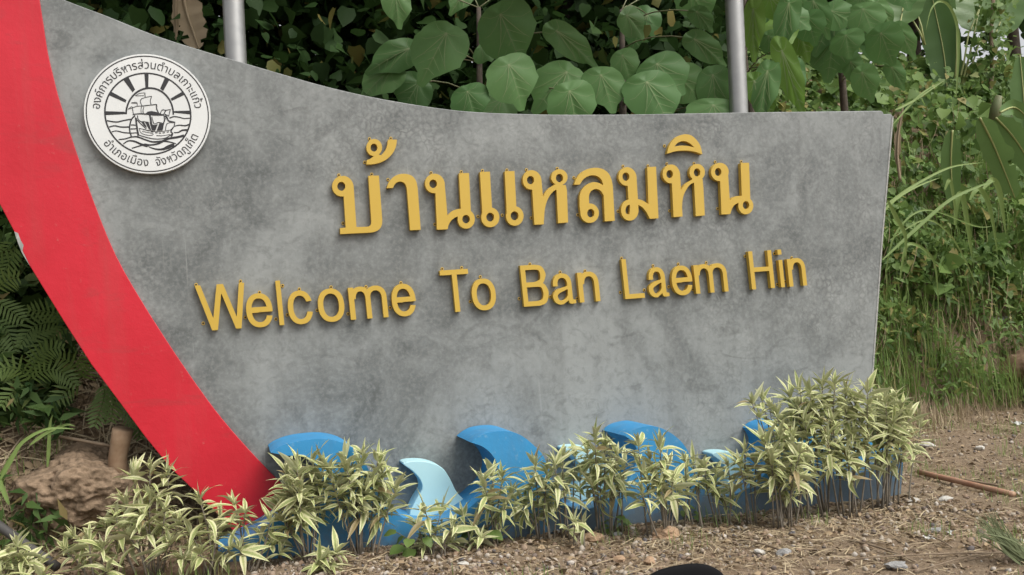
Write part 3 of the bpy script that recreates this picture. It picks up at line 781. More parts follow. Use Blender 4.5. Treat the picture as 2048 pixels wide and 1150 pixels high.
for pts, w, w1 in [
    ([(30, 585), (110, 600), (200, 608), (300, 585), (440, 560)], 22, 22), ([(70, 690), (160, 670), (260, 690), (400, 690)], 20, 24), ([(110, 770), (190, 755), (300, 780), (410, 790)], 16, 20),
    ([(225, 895), (330, 885), (440, 855), (540, 855), (680, 905), (790, 935), (930, 925)], 18, 30), ([(300, 970), (380, 920), (480, 925), (600, 975), (700, 1005)], 16, 40),
    ([(440, 1040), (540, 1010), (640, 985), (760, 985), (870, 965), (960, 915), (1050, 880), (1180, 860), (1300, 830)], 18, 40), ([(720, 1015), (800, 1045), (900, 1060), (1000, 1040)], 14, 40), ([(950, 1060), (1040, 1010), (1140, 985)], 30, 60),
    ([(960, 920), (1060, 935), (1170, 965)], 30, 14), ([(1060, 545), (1130, 520), (1220, 530), (1300, 550), (1400, 545)], 20, 16), ([(1140, 680), (1220, 660), (1320, 668), (1400, 640)], 16, 26), ([(1130, 780), (1200, 780), (1270, 745), (1360, 740)], 14, 34),
    ([(550, 820), (680, 860), (800, 885), (920, 885), (1010, 865), (1095, 810)], 16, 16),                       # hull bottom
    ([(510, 540), (525, 680), (550, 820)], 22, 26), ([(515, 560), (590, 640), (680, 720)], 14, 14), ([(560, 710), (600, 720), (700, 745), (840, 765), (960, 760), (1090, 735)], 10, 10),
    ([(625, 730), (665, 735)], 14, 14), ([(690, 748), (730, 752)], 14, 14), ([(755, 768), (795, 772)], 14, 14), ([(825, 785), (865, 787)], 14, 14), ([(885, 790), (920, 790)], 14, 14), ([(945, 787), (985, 783)], 14, 14), ([(1015, 775), (1050, 768)], 14, 14),
    ([(568, 715), (580, 770), (640, 810), (760, 828), (790, 800), (680, 775), (610, 760)], 9, 9), ([(845, 832), (950, 832), (1070, 812)], 12, 8),
    ([(495, 500), (440, 560), (410, 650), (405, 740), (435, 850)], 22, 22), ([(425, 655), (515, 660)], 18, 18), ([(420, 722), (525, 718)], 18, 18), ([(430, 790), (530, 785)], 16, 16), ([(500, 530), (520, 690), (545, 850)], 18, 18),
    ([(655, 125), (660, 205)], 16, 12), ([(500, 178), (560, 140), (655, 128)], 10, 8), ([(500, 178), (640, 175)], 8, 8),                         # top pennant
    ([(600, 225), (680, 200), (768, 183)], 10, 10), ([(768, 183), (745, 260), (758, 320)], 12, 12), ([(605, 225), (580, 265), (610, 345)], 12, 12), ([(610, 345), (700, 335), (850, 318)], 14, 14),
    ([(640, 360), (625, 420), (632, 485)], 12, 12), ([(600, 350), (592, 420), (600, 480)], 9, 9), ([(848, 318), (850, 390), (880, 460)], 16, 20),
    ([(430, 295), (520, 285), (530, 345)], 9, 10), ([(440, 298), (520, 302)], 7, 7), ([(380, 395), (440, 355), (450, 380)], 9, 9), ([(380, 398), (445, 380)], 7, 7),
    ([(450, 375), (530, 348), (605, 348)], 10, 10), ([(448, 375), (470, 480)], 12, 12), ([(455, 485), (560, 472), (680, 478), (800, 490), (960, 490)], 16, 26),
    ([(535, 500), (545, 560), (590, 600), (650, 600)], 14, 14), ([(735, 495), (750, 560), (760, 640)], 24, 34), ([(970, 495), (975, 570), (955, 640)], 16, 12), ([(770, 520), (790, 600), (815, 640), (880, 615), (950, 630)], 12, 12),
    ([(910, 470), (925, 430), (955, 405), (1000, 415), (1075, 400)], 16, 10), ([(1075, 400), (1060, 460), (1045, 520)], 14, 12), ([(1000, 420), (975, 470), (1040, 500)], 14, 12), ([(915, 480), (960, 485), (985, 440)], 12, 10),
    ([(990, 500), (1020, 540), (1050, 590), (1150, 610)], 34, 16), ([(1150, 612), (1130, 690), (1080, 735)], 14, 12), ([(1010, 640), (1060, 620), (1150, 618)], 10, 8), ([(1020, 630), (1000, 690), (995, 740)], 12, 12), ([(1000, 535), (965, 640), (945, 745)], 10, 10), ([(1125, 690), (1085, 760), (1110, 800), (1090, 850)], 20, 26)]:
    ln(pts, w, w1)
for poly in ([(660, 478), (700, 440), (760, 428), (830, 440), (880, 460), (920, 470), (900, 492), (760, 494)], [(600, 610), (640, 605), (690, 700), (640, 670)], [(655, 600), (715, 605), (760, 745), (725, 730)], [(735, 610), (790, 655), (820, 660), (870, 640), (825, 750), (770, 745)], [(895, 630), (965, 640), (940, 750), (850, 750)], [(605, 975), (660, 960), (740, 975), (720, 1010), (650, 1010)], [(950, 1075), (1040, 1000), (1130, 1000), (1060, 1045)], [(880, 950), (940, 905), (1060, 860), (1020, 905), (900, 970)]):
    lines.append([poly])
ink('ship_drawing', lines, sP)
def arc_text(s, r0, size, a_start, a_end, inside):
    V, F = glyph(s)
    w0, w1 = V[:, 0].min(), V[:, 0].max()
    V = [tuple(v[:2]) for v in V]
    k = s.index('\u0e2b')                  # this character is drawn by hand as strokes
    G = glyph('\u0e2b')[0]
    ex = glyph(s[:k + 1])[0][:, 0].max(); bx = ex - (G[:, 0].max() - G[:, 0].min()); by, ey = G[:, 1].min(), G[:, 1].max()
    F = [f for f in F if not (bx - 0.01 < np.mean([V[i][0] for i in f]) < ex + 0.01 and np.mean([V[i][1] for i in f]) < ey + 0.05)]
    m = lambda P: [(bx + (ex - bx) * x, by + (ey - by) * y) for x, y in P]
    for P in (ellipse(0.2, 0.82, 0.16, 0.15, 12) + [(0.36, 0.82)], [(0.27, 0.75), (0.27, 0)], [(0.27, 0.3), (0.45, 0.5), (0.72, 0.68)], [(0.84, 0), (0.84, 0.55), (0.76, 0.68)], ellipse(0.82, 0.82, 0.15, 0.14, 12) + [(0.97, 0.82)]):
        R = ribbon(m(P), 0.062); n = len(R) // 2; o = len(V); V += R
        F += [(o + i, o + i + 1, o + 2 * n - 2 - i, o + 2 * n - 1 - i) for i in range(n - 1)]
    out = []
    for j, (x, y) in enumerate(V):
        t = (x - w0) / (w1 - w0)
        a = math.radians(a_start + (a_end - a_start) * t)
        r = r0 + (y if not inside else -y) * size
        out.append((scx + SRX * r * math.cos(a), SY - 0.0015 - 1e-7 * j, scz + SRZ * r * math.sin(a)))
    return link('lettering', mesh_py('lettering', out, F), m_black, seal)
arc_text('องค์การบริหารส่วนตำบลเกาะแก้ว', 0.755, 0.195, 173, 6, False)
arc_text('อำเภอเมือง  จังหวัดภูเก็ต', 0.875, 0.195, 213, 333, True)

# ------------------------------------------------------------------ billboard posts behind the wall
m_steel, nt, nd, lk, b = new_mat('galvanised_steel')
co = coords(nt); n1 = noise(nt, co, 14, 6, 0.65)
lk.new(mixc(nt, n1, (0.30, 0.30, 0.295), (0.46, 0.46, 0.45)), b.inputs['Base Color'])
b.inputs['Metallic'].default_value = 0.75; lk.new(ramp(nt, n1, [(0.3, 0.34), (0.7, 0.5)]), b.inputs['Roughness'])
m_board = simple_mat('board_back', (0.05, 0.05, 0.055), (0.08, 0.08, 0.085), 0.6, 4)
PY = 0.42
pA0, pA1 = onY(472, 122, PY), onY(466, -2, PY)
pB0, pB1 = onY(1478, 222, PY), onY(1468, 0, PY)
board = empty('billboard', (float(pA0[0]), PY, 0.0), 'billboard raised on two round galvanised steel posts behind the sign wall', 'billboard')
zb_all = max(pA1[2], pB1[2]) + 0.16
for p0, p1 in ((pA0, pA1), (pB0, pB1)):
    d = (p1 - p0) / (p1[2] - p0[2])
    bot = p0 + d * (0.0 - p0[2]); topp = p0 + d * (zb_all + 0.85 - p0[2])
    off = np.array(board.location)
    pts = [bot + (topp - bot) * t - off for t in np.linspace(0, 1, 5)]
    V, F = tube(pts, 0.0635, 28)
    pst = link('post', mesh_py('post', V, F, True), m_steel, board)
zb = max(pA1[2], pB1[2]) + 0.16
V = []; x0, x1 = pA1[0] - 0.5, pB1[0] + 0.55
for x, y, z in [(a, b_, c_) for a in (x0, x1) for b_ in (-0.16, -0.075) for c_ in (zb, zb + 0.9)]:
    V.append((x - pA0[0], y, z))
link('panel', mesh_py('panel', V, [(0, 1, 3, 2), (4, 6, 7, 5), (0, 4, 5, 1), (2, 3, 7, 6), (0, 2, 6, 4), (1, 5, 7, 3)]), m_board, board)
for k, z in enumerate((zb + 0.2, zb + 0.7)):
    V, F = tube([(x0 - pA0[0] + 0.05, -0.045, z), (x1 - pA0[0] - 0.05, -0.045, z)], 0.028, 8)
    link('rail', mesh_py('rail', V, F, True), m_steel, board)
#@@VEG
# ------------------------------------------------------------------ foliage materials
m_var, nt, nd, lk, b = new_mat('variegated_leaf')
uvn = nd.new('ShaderNodeUVMap'); sep = nd.new('ShaderNodeSeparateXYZ'); lk.new(uvn.outputs[0], sep.inputs[0])
edge = math_n(nt, 'ABSOLUTE', math_n(nt, 'SUBTRACT', sep.outputs[0], 0.5))
wn_ = noise(nt, coords(nt, (1, 0.35, 1)), 60, 3)
oi = nd.new('ShaderNodeObjectInfo')
e2 = math_n(nt, 'ADD', edge, math_n(nt, 'MULTIPLY', math_n(nt, 'SUBTRACT', wn_, 0.5), 0.35))
e2 = math_n(nt, 'ADD', e2, math_n(nt, 'MULTIPLY', math_n(nt, 'SUBTRACT', oi.outputs['Random'], 0.5), 0.16))
grn = mixc(nt, oi.outputs['Random'], (0.22, 0.29, 0.10), (0.34, 0.40, 0.165))
grn = mixc(nt, ramp(nt, wn_, [(0.35, 0.0), (0.65, 0.85)]), grn, (0.42, 0.45, 0.18))
crm = mixc(nt, oi.outputs['Random'], (0.62, 0.62, 0.31), (0.70, 0.69, 0.43))
c = mixc(nt, ramp(nt, e2, [(0.15, 0.0), (0.31, 1.0)]), grn, crm)
br = ramp(nt, oi.outputs['Random'], [(0.94, 0.0), (0.965, 0.75)])
c = mixc(nt, br, c, (0.24, 0.15, 0.07))
gm = nd.new('ShaderNodeNewGeometry')
c = mixc(nt, math_n(nt, 'MULTIPLY', gm.outputs['Backfacing'], 0.6), c, (0.42, 0.44, 0.29))
lk.new(c, b.inputs['Base Color']); b.inputs['Roughness'].default_value = 0.5; b.inputs['Specular IOR Level'].default_value = 0.3
tr = nd.new('ShaderNodeBsdfTranslucent'); lk.new(c, tr.inputs['Color'])
mx = nd.new('ShaderNodeMixShader'); mx.inputs[0].default_value = 0.22
lk.new(b.outputs[0], mx.inputs[1]); lk.new(tr.outputs[0], mx.inputs[2]); lk.new(mx.outputs[0], nd['Material Output'].inputs['Surface'])
m_stem = simple_mat('shrub_stem', (0.14, 0.12, 0.09), (0.24, 0.21, 0.17), 0.85, 30)
m_twig = simple_mat('grey_brown_wood', (0.16, 0.115, 0.075), (0.26, 0.20, 0.14), 0.9, 20, bmp=0.3)
m_bark = simple_mat('bark', (0.045, 0.036, 0.028), (0.10, 0.08, 0.06), 0.95, 14, bmp=0.5)
m_big = leaf_mat('broad_leaf', (0.075, 0.180, 0.050), (0.135, 0.265, 0.085), 0.48, 0.3, 'obj', back=(0.10, 0.16, 0.085), gloss=0.3)
m_vein = simple_mat('leaf_vein', (0.23, 0.30, 0.13), (0.18, 0.25, 0.10), 0.6)
m_petiole = simple_mat('leaf_stalk', (0.13, 0.17, 0.07), (0.17, 0.15, 0.08), 0.6)
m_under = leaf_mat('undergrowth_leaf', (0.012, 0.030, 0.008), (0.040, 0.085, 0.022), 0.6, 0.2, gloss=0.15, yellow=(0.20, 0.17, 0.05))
m_vine = leaf_mat('creeper_leaf', (0.05, 0.105, 0.025), (0.20, 0.305, 0.085), 0.5, 0.35, gloss=0.25, yellow=(0.26, 0.23, 0.08))
m_scrub = leaf_mat('scrub_leaf', (0.02, 0.05, 0.014), (0.09, 0.15, 0.04), 0.55, 0.2, gloss=0.2, yellow=(0.22, 0.17, 0.07))
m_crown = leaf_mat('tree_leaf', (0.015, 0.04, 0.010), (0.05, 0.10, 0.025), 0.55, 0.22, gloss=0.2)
m_grass = leaf_mat('grass_blade', (0.12, 0.205, 0.045), (0.27, 0.37, 0.115), 0.55, 0.25, yellow=(0.33, 0.28, 0.13))
m_straw = leaf_mat('dry_straw', (0.27, 0.205, 0.13), (0.52, 0.43, 0.29), 0.8, 0.05, gloss=0.1)
m_banana = leaf_mat('banana_leaf', (0.09, 0.17, 0.055), (0.16, 0.27, 0.085), 0.4, 0.3, 'obj', back=(0.14, 0.20, 0.09))
m_dead = leaf_mat('dead_leaf', (0.27, 0.21, 0.14), (0.44, 0.36, 0.25), 0.8, 0.12, 'obj', gloss=0.1)
m_fern = leaf_mat('fern_leaf', (0.09, 0.155, 0.035), (0.16, 0.24, 0.06), 0.5, 0.3, 'obj')

# ------------------------------------------------------------------ variegated shrubs along the foot of the wall
lance = lambda t: max(0.0, math.sin(math.pi * t ** 0.72)) ** 1.05
var_meshes = []
for k, (ar, fo, wi, tw) in enumerate([(0.4, 0.45, 0.19, 0.3), (0.8, 0.4, 0.21, -0.4), (1.2, 0.4, 0.20, 0.4), (0.15, 0.5, 0.17, 0.1), (0.9, 0.6, 0.19, 0.8), (1.6, 0.35, 0.20, -0.5), (0.5, 0.25, 0.24, -0.9), (-0.3, 0.4, 0.18, 0.4), (0.6, 0.3, 0.15, 1.2), (1.1, 0.2, 0.22, 0.0)]):
    me = leaf_mesh('leaf', strip_leaf(1.0, wi, 7, ar, fo, lance, 0.12, 2, tw)); me.materials.append(m_var); var_meshes.append(me)

shrubs = [
 ((40, 1195), [(35, 1078), (72, 1120), (8, 1108), (50, 1108), (0, 1140), (85, 1145)], 'variegated shrub in the bottom left corner beside the black pipe'),
 ((310, 1172), [(300, 916), (268, 938), (336, 925), (250, 985), (232, 1012), (300, 975), (330, 1000), (212, 1032), (358, 1022), (285, 1010), (310, 1045), (260, 1050), (340, 1065)], 'tall variegated shrub left of the red prow, in front of the boulder'),
 ((200, 1185), [(150, 1052), (178, 1062), (205, 1075), (132, 1080), (235, 1085), (170, 1110), (215, 1120)], 'low drooping variegated shrub left of the prow, below the boulder'),
 ((415, 1175), [(400, 977), (440, 1012), (380, 1045), (425, 1050), (460, 1075), (400, 1085), (440, 1100), (365, 1095)], 'variegated shrub in front of the lowest tip of the red prow'),
 ((505, 1160), [(468, 988), (490, 1002), (520, 1050), (480, 1078), (545, 1062), (540, 1022), (505, 1095), (560, 1085)], 'variegated shrub between red prow tip and first blue wave'),
 ((620, 1122), [(595, 922), (575, 937), (625, 912), (648, 917), (560, 1000), (600, 960), (640, 950), (585, 975), (615, 985), (570, 1030)], 'dense variegated shrub below the first blue wave, left half of the clump'),
 ((720, 1112), [(690, 907), (725, 895), (755, 907), (765, 932), (700, 937), (740, 950), (790, 967), (770, 985), (680, 955), (660, 930), (720, 985)], 'dense variegated shrub below the first blue wave, right half of the clump'),
 ((652, 1155), [(650, 1100), (672, 1092), (638, 1118), (660, 1120)], 'small low variegated shrub at the foot of the dense clump by the first wave'),
 ((865, 1112), [(850, 998), (882, 1003), (835, 1028), (905, 1032), (870, 1042), (895, 1065), (850, 1070)], 'low variegated shrub in front of the first pale blue wave'),
 ((935, 1098), [(925, 1008), (950, 1032), (905, 1062), (962, 1052), (940, 1060)], 'small variegated shrub between the first pale wave and second blue wave'),
 ((985, 1082), [(985, 927), (965, 942), (1005, 932), (980, 985), (1010, 990), (1022, 965), (995, 1020), (1030, 1020)], 'thin-stemmed variegated shrub under the tip of the second blue wave'),
 ((1088, 1068), [(1070, 907), (1095, 917), (1060, 945), (1085, 950), (1115, 962), (1045, 985), (1095, 990), (1070, 1010)], 'variegated shrub over the right flank of the second blue wave'),
 ((1145, 1062), [(1125, 897), (1150, 892), (1110, 907), (1160, 922), (1135, 950)], 'spindly variegated shrub with bare stems in front of the second pale wave'),
 ((1155, 1082), [(1150, 1022), (1168, 1032), (1135, 1037)], 'tiny variegated shrub on the gravel in front of the second pale wave'),
 ((1215, 1052), [(1190, 852), (1210, 867), (1235, 887), (1175, 882), (1225, 917), (1250, 907), (1200, 937), (1240, 945), (1185, 950)], 'tall variegated shrub covering the tip of the third blue wave'),
 ((1325, 1055), [(1277, 870), (1320, 870), (1300, 897), (1335, 907), (1345, 940), (1290, 932), (1360, 962), (1320, 950), (1285, 965)], 'variegated shrub across the middle of the third blue wave'),
 ((1382, 1040), [(1370, 897), (1387, 905), (1397, 925), (1375, 940)], 'slim variegated shrub at the right edge of the third blue wave'),
 ((1445, 1030), [(1410, 912), (1432, 922), (1457, 912), (1420, 945), (1465, 942), (1440, 965), (1450, 990)], 'variegated shrub in front of the third pale wave'),
 ((1508, 1025), [(1490, 882), (1480, 907), (1512, 897), (1500, 932)], 'narrow variegated shrub between the third pale wave and fourth blue wave'),
 ((1560, 1032), [(1530, 867), (1560, 857), (1585, 862), (1545, 897), (1600, 892), (1570, 940), (1612, 912), (1540, 932), (1590, 960)], 'low front variegated shrub of the big right-hand clump'),
 ((1605, 1005), [(1505, 792), (1525, 787), (1540, 802), (1555, 817), (1580, 782), (1560, 837), (1595, 802), (1520, 820), (1580, 840)], 'variegated shrub over the fourth blue wave at the left of the big clump'),
 ((1650, 998), [(1600, 767), (1620, 772), (1645, 757), (1670, 752), (1625, 802), (1655, 792), (1692, 762), (1640, 832), (1610, 830)], 'tallest variegated shrub in the big clump by the wall corner'),
 ((1700, 998), [(1665, 832), (1690, 802), (1700, 850), (1655, 862), (1722, 832), (1680, 882), (1732, 867), (1710, 790), (1695, 900)], 'middle front variegated shrub of the big clump by the wall corner'),
 ((1745, 985), [(1735, 767), (1757, 792), (1772, 787), (1790, 782), (1802, 802), (1762, 822), (1787, 832), (1740, 810)], 'variegated shrub standing across the right-hand corner of the wall'),
 ((1778, 975), [(1842, 832), (1812, 852), (1797, 872), (1770, 900), (1818, 812), (1755, 870), (1780, 860)], 'rightmost variegated shrub, one shoot leaning out over the gravel'),
]
def spray(base, tip, root, sparse=1.0, tuft=False):
    """one shoot: stem mesh and its leaves"""
    base = np.asarray(base); tip = np.asarray(tip); H = tip - base
    L = np.linalg.norm(H)
    mid = base + H * 0.5 + np.array([random.uniform(-.03, .03), random.uniform(-.03, .03), 0.03])
    pt = lambda t: (1 - t) ** 2 * base + 2 * t * (1 - t) * mid + t * t * tip
    pts = [pt(t) - np.array(root.location) for t in np.linspace(0, 1, 6)]
    V, F = tube(pts, np.linspace(0.0058, 0.0028, 6) * random.uniform(0.8, 1.15), 5)
    link('stem', mesh_py('stem', V, F, True), m_stem, root)
    n = int((9 + min(0.30, L * 0.62) / 0.0135) * sparse * random.uniform(0.85, 1.1))
    if tuft: n = 11
    ph = random.uniform(0, 6.28)
    for i in range(n):
        f = i / n
        back = 0.0 if i < 7 else (f - 7 / n) * (0.08 if tuft else min(0.27, L * 0.58))
        t = max(0.12, 1 - back / L)
        p = pt(t)
        ax = (pt(min(1, t + .05)) - pt(max(0, t - .05))); ax /= np.linalg.norm(ax)
        el = math.radians(82 - min(1.0, i / 9) * 38 - f * 50 + random.gauss(0, 18))     # angle above horizontal
        az = ph + i * 2.39996 + random.gauss(0, 0.25)
        out = np.array([math.cos(az), math.sin(az), 0])
        d = out * math.cos(el) + np.array([0, 0, 1]) * math.sin(el)
        if el > 0.6: d = d + ax * 0.4
        d /= np.linalg.norm(d)
        Rm = frame(d, (0.15 * random.uniform(-1, 1), 0.15 * random.uniform(-1, 1), 1), random.gauss(0, 0.45))
        ln_ = (0.064 + 0.060 * min(1, i / 6)) * random.uniform(0.65, 1.4)
        o = bpy.data.objects.new('leaf', random.choice(var_meshes)); COL.objects.link(o)
        o.parent = root
        mw = Matrix([list(Rm[r] * ln_) + [p[r] - root.location[r]] for r in range(3)] + [[0, 0, 0, 1]])
        o.matrix_basis = mw
for (bu, bv), tips, lab in shrubs:
    B = onZ(bu, bv, 0.0)
    B[1] = min(B[1], -0.50)
    B = onY(bu, bv, B[1])
    B[2] = ground_z(B[0], B[1]) - 0.01
    root = empty('variegated_shrub', tuple(map(float, B)), lab, 'shrub', 'variegated shrubs planted along the foot of the sign wall')
    for (u, v) in tips:
        Y = min(-0.47, B[1] + random.uniform(-0.12, 0.13))
        tp = onY(u, v + (24 if 'clump' not in lab and 'corner' not in lab else 16), Y)
        b_ = B + np.array([random.uniform(-.05, .05), random.uniform(-.05, .05), 0])
        b_[0] += 0.35 * (tp[0] - b_[0]); b_[2] = ground_z(b_[0], b_[1]) - 0.01
        spray(b_, tp, root, 0.7 if 'spindly' in lab or 'tiny' in lab else (1.25 if 'clump' in lab or 'corner' in lab else (0.72 if 'pale wave' in lab or 'edge of the third' in lab else 0.9)), u < 1545 and v < 825 and u > 1450)

# ------------------------------------------------------------------ broad-leaved trees with big round leaves behind the wall
def broad_leaf_data(w, skew=0.0, cup=0.12, droop=0.5):
    """heart-round leaf of unit length, stalk fixed a little inside the edge; tip at +Y"""
    n = 30; rings = [0.0, 0.35, 0.7, 1.0]
    V, UV, F = [(0, 0.25, 0)], [(0.5, 0.25)], []
    def rim(a):      # a = 0 at tip
        t = (1 - math.cos(a)) / 2
        x = math.sin(a) * 0.5 * w * (1 + 0.10 * math.cos(a) ** 2) * (1.0 if t > 0.3 else (0.62 + 0.38 * (t / 0.3)))
        y = 0.5 + 0.5 * math.cos(a)
        if t > 0.85: y += (t - 0.85) / 0.15 * 0.05
        if t < 0.012: y += 0.13
        wv = 1 + 0.025 * math.sin(a * 9) + 0.018 * math.sin(a * 15 + 1)
        return np.array([x * wv + skew * (y - 0.3), y])
    for r in rings[1:]:
        for k in range(n):
            a = 2 * math.pi * k / n
            q = rim(a); p = np.array([0, 0.25]) * (1 - r) + q * r
            d = p - (0, 0.25)
            z = -droop * max(0, p[1] - 0.25) ** 2 * 0.5 - cup * d[0] ** 2 + 0.02 * r * math.sin(a * 5) - (0.05 if abs(d[0]) < 0.03 else 0) * r
            V.append((p[0], p[1], z)); UV.append((p[0] + 0.5, p[1]))
    for k in range(n):
        F.append((0, 1 + k, 1 + (k + 1) % n))
    F = [(a, c_, b_) for a, b_, c_ in F]
    for r in range(2):
        for k in range(n):
            a = 1 + r * n + k; b2 = 1 + r * n + (k + 1) % n
            F.append((a, b2, b2 + n, a + n))
    return V, F, UV, rim
big_meshes = []
def surf_z(p, cup, droop): return -droop * max(0, p[1] - 0.25) ** 2 * 0.5 - cup * p[0] ** 2
for w in (0.5, 0.75, 0.95, 1.1):
    for sk in (-0.16, 0.12):
        cup, droop = random.uniform(0.1, 0.35), random.uniform(0.3, 0.9)
        V, F, UV, rim = broad_leaf_data(w, sk, cup, droop)
        nF = len(F)
        lines_ = []
        for a in (0.0, 0.85, -0.85, 1.7, -1.7, 2.5, -2.5):
            q = rim(a); c0 = np.array([0, 0.25]); 
            bend = np.array([0, 0.10 * abs(math.sin(a))])
            lines_.append([c0 + (q - c0) * t + bend * math.sin(math.pi * t) for t in (0, 0.3, 0.6, 0.93)])
        for t in (0.3, 0.5, 0.7):
            for sgn in (-1, 1):
                c0 = np.array([0, 0.25]); q = rim(0.0); m0 = c0 + (q - c0) * t
                lines_.append([m0, m0 + (rim(sgn * (1.15 - t * 0.9)) - m0) * 0.8])
        for li, Lp in enumerate(lines_):
            Lp = np.array(Lp); w0, w1 = (0.012, 0.004) if li < 3 else (0.006, 0.003)
            T = np.gradient(Lp, axis=0); T /= np.linalg.norm(T, axis=1)[:, None]
            Nn = np.column_stack([-T[:, 1], T[:, 0]])
            o = len(V)
            for i, (p, nn_) in enumerate(zip(Lp, Nn)):
                wq = w0 + (w1 - w0) * i / (len(Lp) - 1)
                r_ = min(1, np.hypot(*(p - (0, .25))) / 0.6)
                for sg in (-1, 1):
                    V.append((p[0] + sg * nn_[0] * wq / 2, p[1] + sg * nn_[1] * wq / 2, surf_z(p, cup, droop) + 0.014)); UV.append((p[0] + .5, p[1]))
            for i in range(len(Lp) - 1): F.append((o + 2 * i, o + 2 * i + 1, o + 2 * i + 3, o + 2 * i + 2))
        me = leaf_mesh('leaf', (V, F, UV)); me.materials.append(m_big); me.materials.append(m_vein)
        for p in me.polygons[nF:]: p.material_index = 1
        big_meshes.append((w, me))
def put_big(root, top_, tip_, width, Y, tilt=0.0):
    P0, P1 = onY(*top_, Y), onY(*tip_, Y - 0.05)
    mid = ((top_[0] + tip_[0]) / 2, (top_[1] + tip_[1]) / 2)
    view = CAM - onY(*mid, Y); view /= np.linalg.norm(view)
    d = P1 - P0; Ln = np.linalg.norm(d)
    scale = np.linalg.norm(onY(mid[0] + 100, mid[1], Y) - onY(*mid, Y)) / 100
    w = width * scale * 0.98 / Ln
    nh = view * 1.0 + np.array([0.0, 0.0, 0.55 + tilt]) + np.array([random.uniform(-.3, .3), 0, 0])
    Rm = frame(d / Ln, nh)
    k = int(np.argmin([abs(a - min(w, 1.1)) for a, _ in big_meshes])) // 2 * 2 + random.randint(0, 1)
    wk, me = big_meshes[k]
    S = Rm * Ln; S[:, 0] *= np.clip(w / wk, 0.6, 1.5)
    o = bpy.data.objects.new('leaf', me); COL.objects.link(o); o.parent = root
    o.matrix_basis = Matrix([list(S[r]) + [P0[r] - root.location[r]] for r in range(3)] + [[0, 0, 0, 1]])
    return P0 + Rm[:, 1] * Ln * 0.25
m_big2 = leaf_mat('backlit_broad_leaf', (0.10, 0.21, 0.035), (0.17, 0.30, 0.055), 0.5, 0.38, 'obj', back=(0.14, 0.24, 0.06), gloss=0.3)  # backlight of the hanging leaves put into a brighter, yellower green
def broad_tree(trunk_pts, leaves, label, extra=0, box=None):
    T = [np.asarray(p, float) for p in trunk_pts]
    root = empty('broad_leaf_tree', tuple(map(float, T[0])), label, 'tree')
    off = T[0]
    V, F = tube([p - off for p in smooth_poly(T, 4)], np.linspace(0.05, 0.018, 4 * (len(T) - 1) + 1), 8)
    link('trunk', mesh_py('trunk', V, F, True), m_bark, root)
    ends = []
    for top_, tip_, w, Y in leaves: ends.append(put_big(root, top_, tip_, w, Y))
    for _ in range(extra):
        u, v, Y = random.uniform(box[0], box[1]), random.uniform(box[2], box[3]), random.uniform(box[4], box[5])
        a = random.gauss(0.15, 0.5); l_ = random.uniform(60, 95)
        ends.append(put_big(root, (u, v), (u + l_ * math.sin(a), v + l_ * math.cos(a)), l_ * random.uniform(0.6, 1.0), Y))
    if 'hanging' in label:
        for ch in root.children:
            if ch.name.startswith('leaf') and random.random() < 0.7: ch.material_slots[0].link = 'OBJECT'; ch.material_slots[0].material = m_big2
    parts = []
    for e in ends:
        k = int(np.argmin([np.linalg.norm(e + (0, 0.25, 0.1) - t) for t in smooth_poly(T, 4)]))
        s_ = smooth_poly(T, 4)[k]
        m_ = (s_ + e) / 2 + np.array([0, 0.1, 0.14])
        P = [(1 - t) ** 2 * s_ + 2 * t * (1 - t) * m_ + t * t * (e + np.array([0, 0.004, 0])) - off for t in np.linspace(0, 1, 5)]
        V, F = tube(P, 0.0055, 5)
        link('leaf_stalk', mesh_py('leaf_stalk', V, F, True), m_petiole, root)
    return root
gz = lambda x, y: float(ground_z(x, y))
broad_tree([(1.7, 1.5, gz(1.7, 1.5)), (1.75, 1.45, 1.6), (1.9, 1.5, 2.6), (2.0, 1.6, 3.6)],
  [((905, 40), (857, 147), 108, 0.75), ((985, 2), (1047, 107), 118, 0.8), ((1090, 38), (1178, 130), 55, 0.85), ((1005, 106), (1053, 198), 110, 0.6), ((928, 166), (955, 232), 80, 0.65),
   ((1150, 124), (1086, 205), 100, 0.7), ((1130, 158), (1165, 252), 98, 0.5), ((1198, 128), (1213, 214), 82, 0.6), ((840, 85), (752, 135), 70, 1.15), ((800, 125), (735, 182), 80, 1.2), ((955, 90), (985, 110), 60, 1.2), ((1020, 185), (960, 235), 90, 1.1), ((850, 150), (800, 210), 80, 1.3)],
  'broad-leaf tree with large heart-shaped leaves above the middle of the wall', 3, (760, 1230, -80, 20, 1.7, 2.4))
broad_tree([(3.0, 1.5, gz(3.0, 1.5)), (3.0, 1.45, 1.7), (3.1, 1.5, 2.8), (3.2, 1.6, 3.6)],
  [((1282, 138), (1325, 240), 108, 0.5), ((1300, 108), (1352, 185), 98, 0.6), ((1340, 132), (1395, 205), 85, 0.7), ((1238, 96), (1264, 152), 56, 0.7), ((1425, 192), (1430, 262), 105, 0.5), ((1420, 126), (1442, 218), 66, 0.6), ((1385, 10), (1415, 60), 40, 0.9), ((1370, 60), (1440, 130), 50, 0.9), ((1240, 20), (1290, 60), 60, 1.0)],
  'broad-leaf tree beside the right-hand steel post', 3, (1220, 1450, -80, 20, 1.6, 2.3))
broad_tree([(4.6, 2.0, gz(4.6, 2.0)), (4.5, 1.9, 2.4), (4.4, 1.8, 3.3), (4.5, 1.8, 4.0)],
  [((1538, 112), (1528, 228), 50, 0.5), ((1556, 62), (1588, 218), 44, 0.45), ((1500, 138), (1532, 230), 48, 0.55), ((1505, -10), (1512, 102), 42, 0.7), ((1580, -20), (1573, 84), 46, 0.6), ((1585, 110), (1605, 190), 36, 0.7), ((1530, 60), (1555, 105), 40, 0.8)],
  'broad-leaf tree with long hanging leaves just right of the steel post', 8, (1490, 1620, -60, 60, 0.8, 1.4))
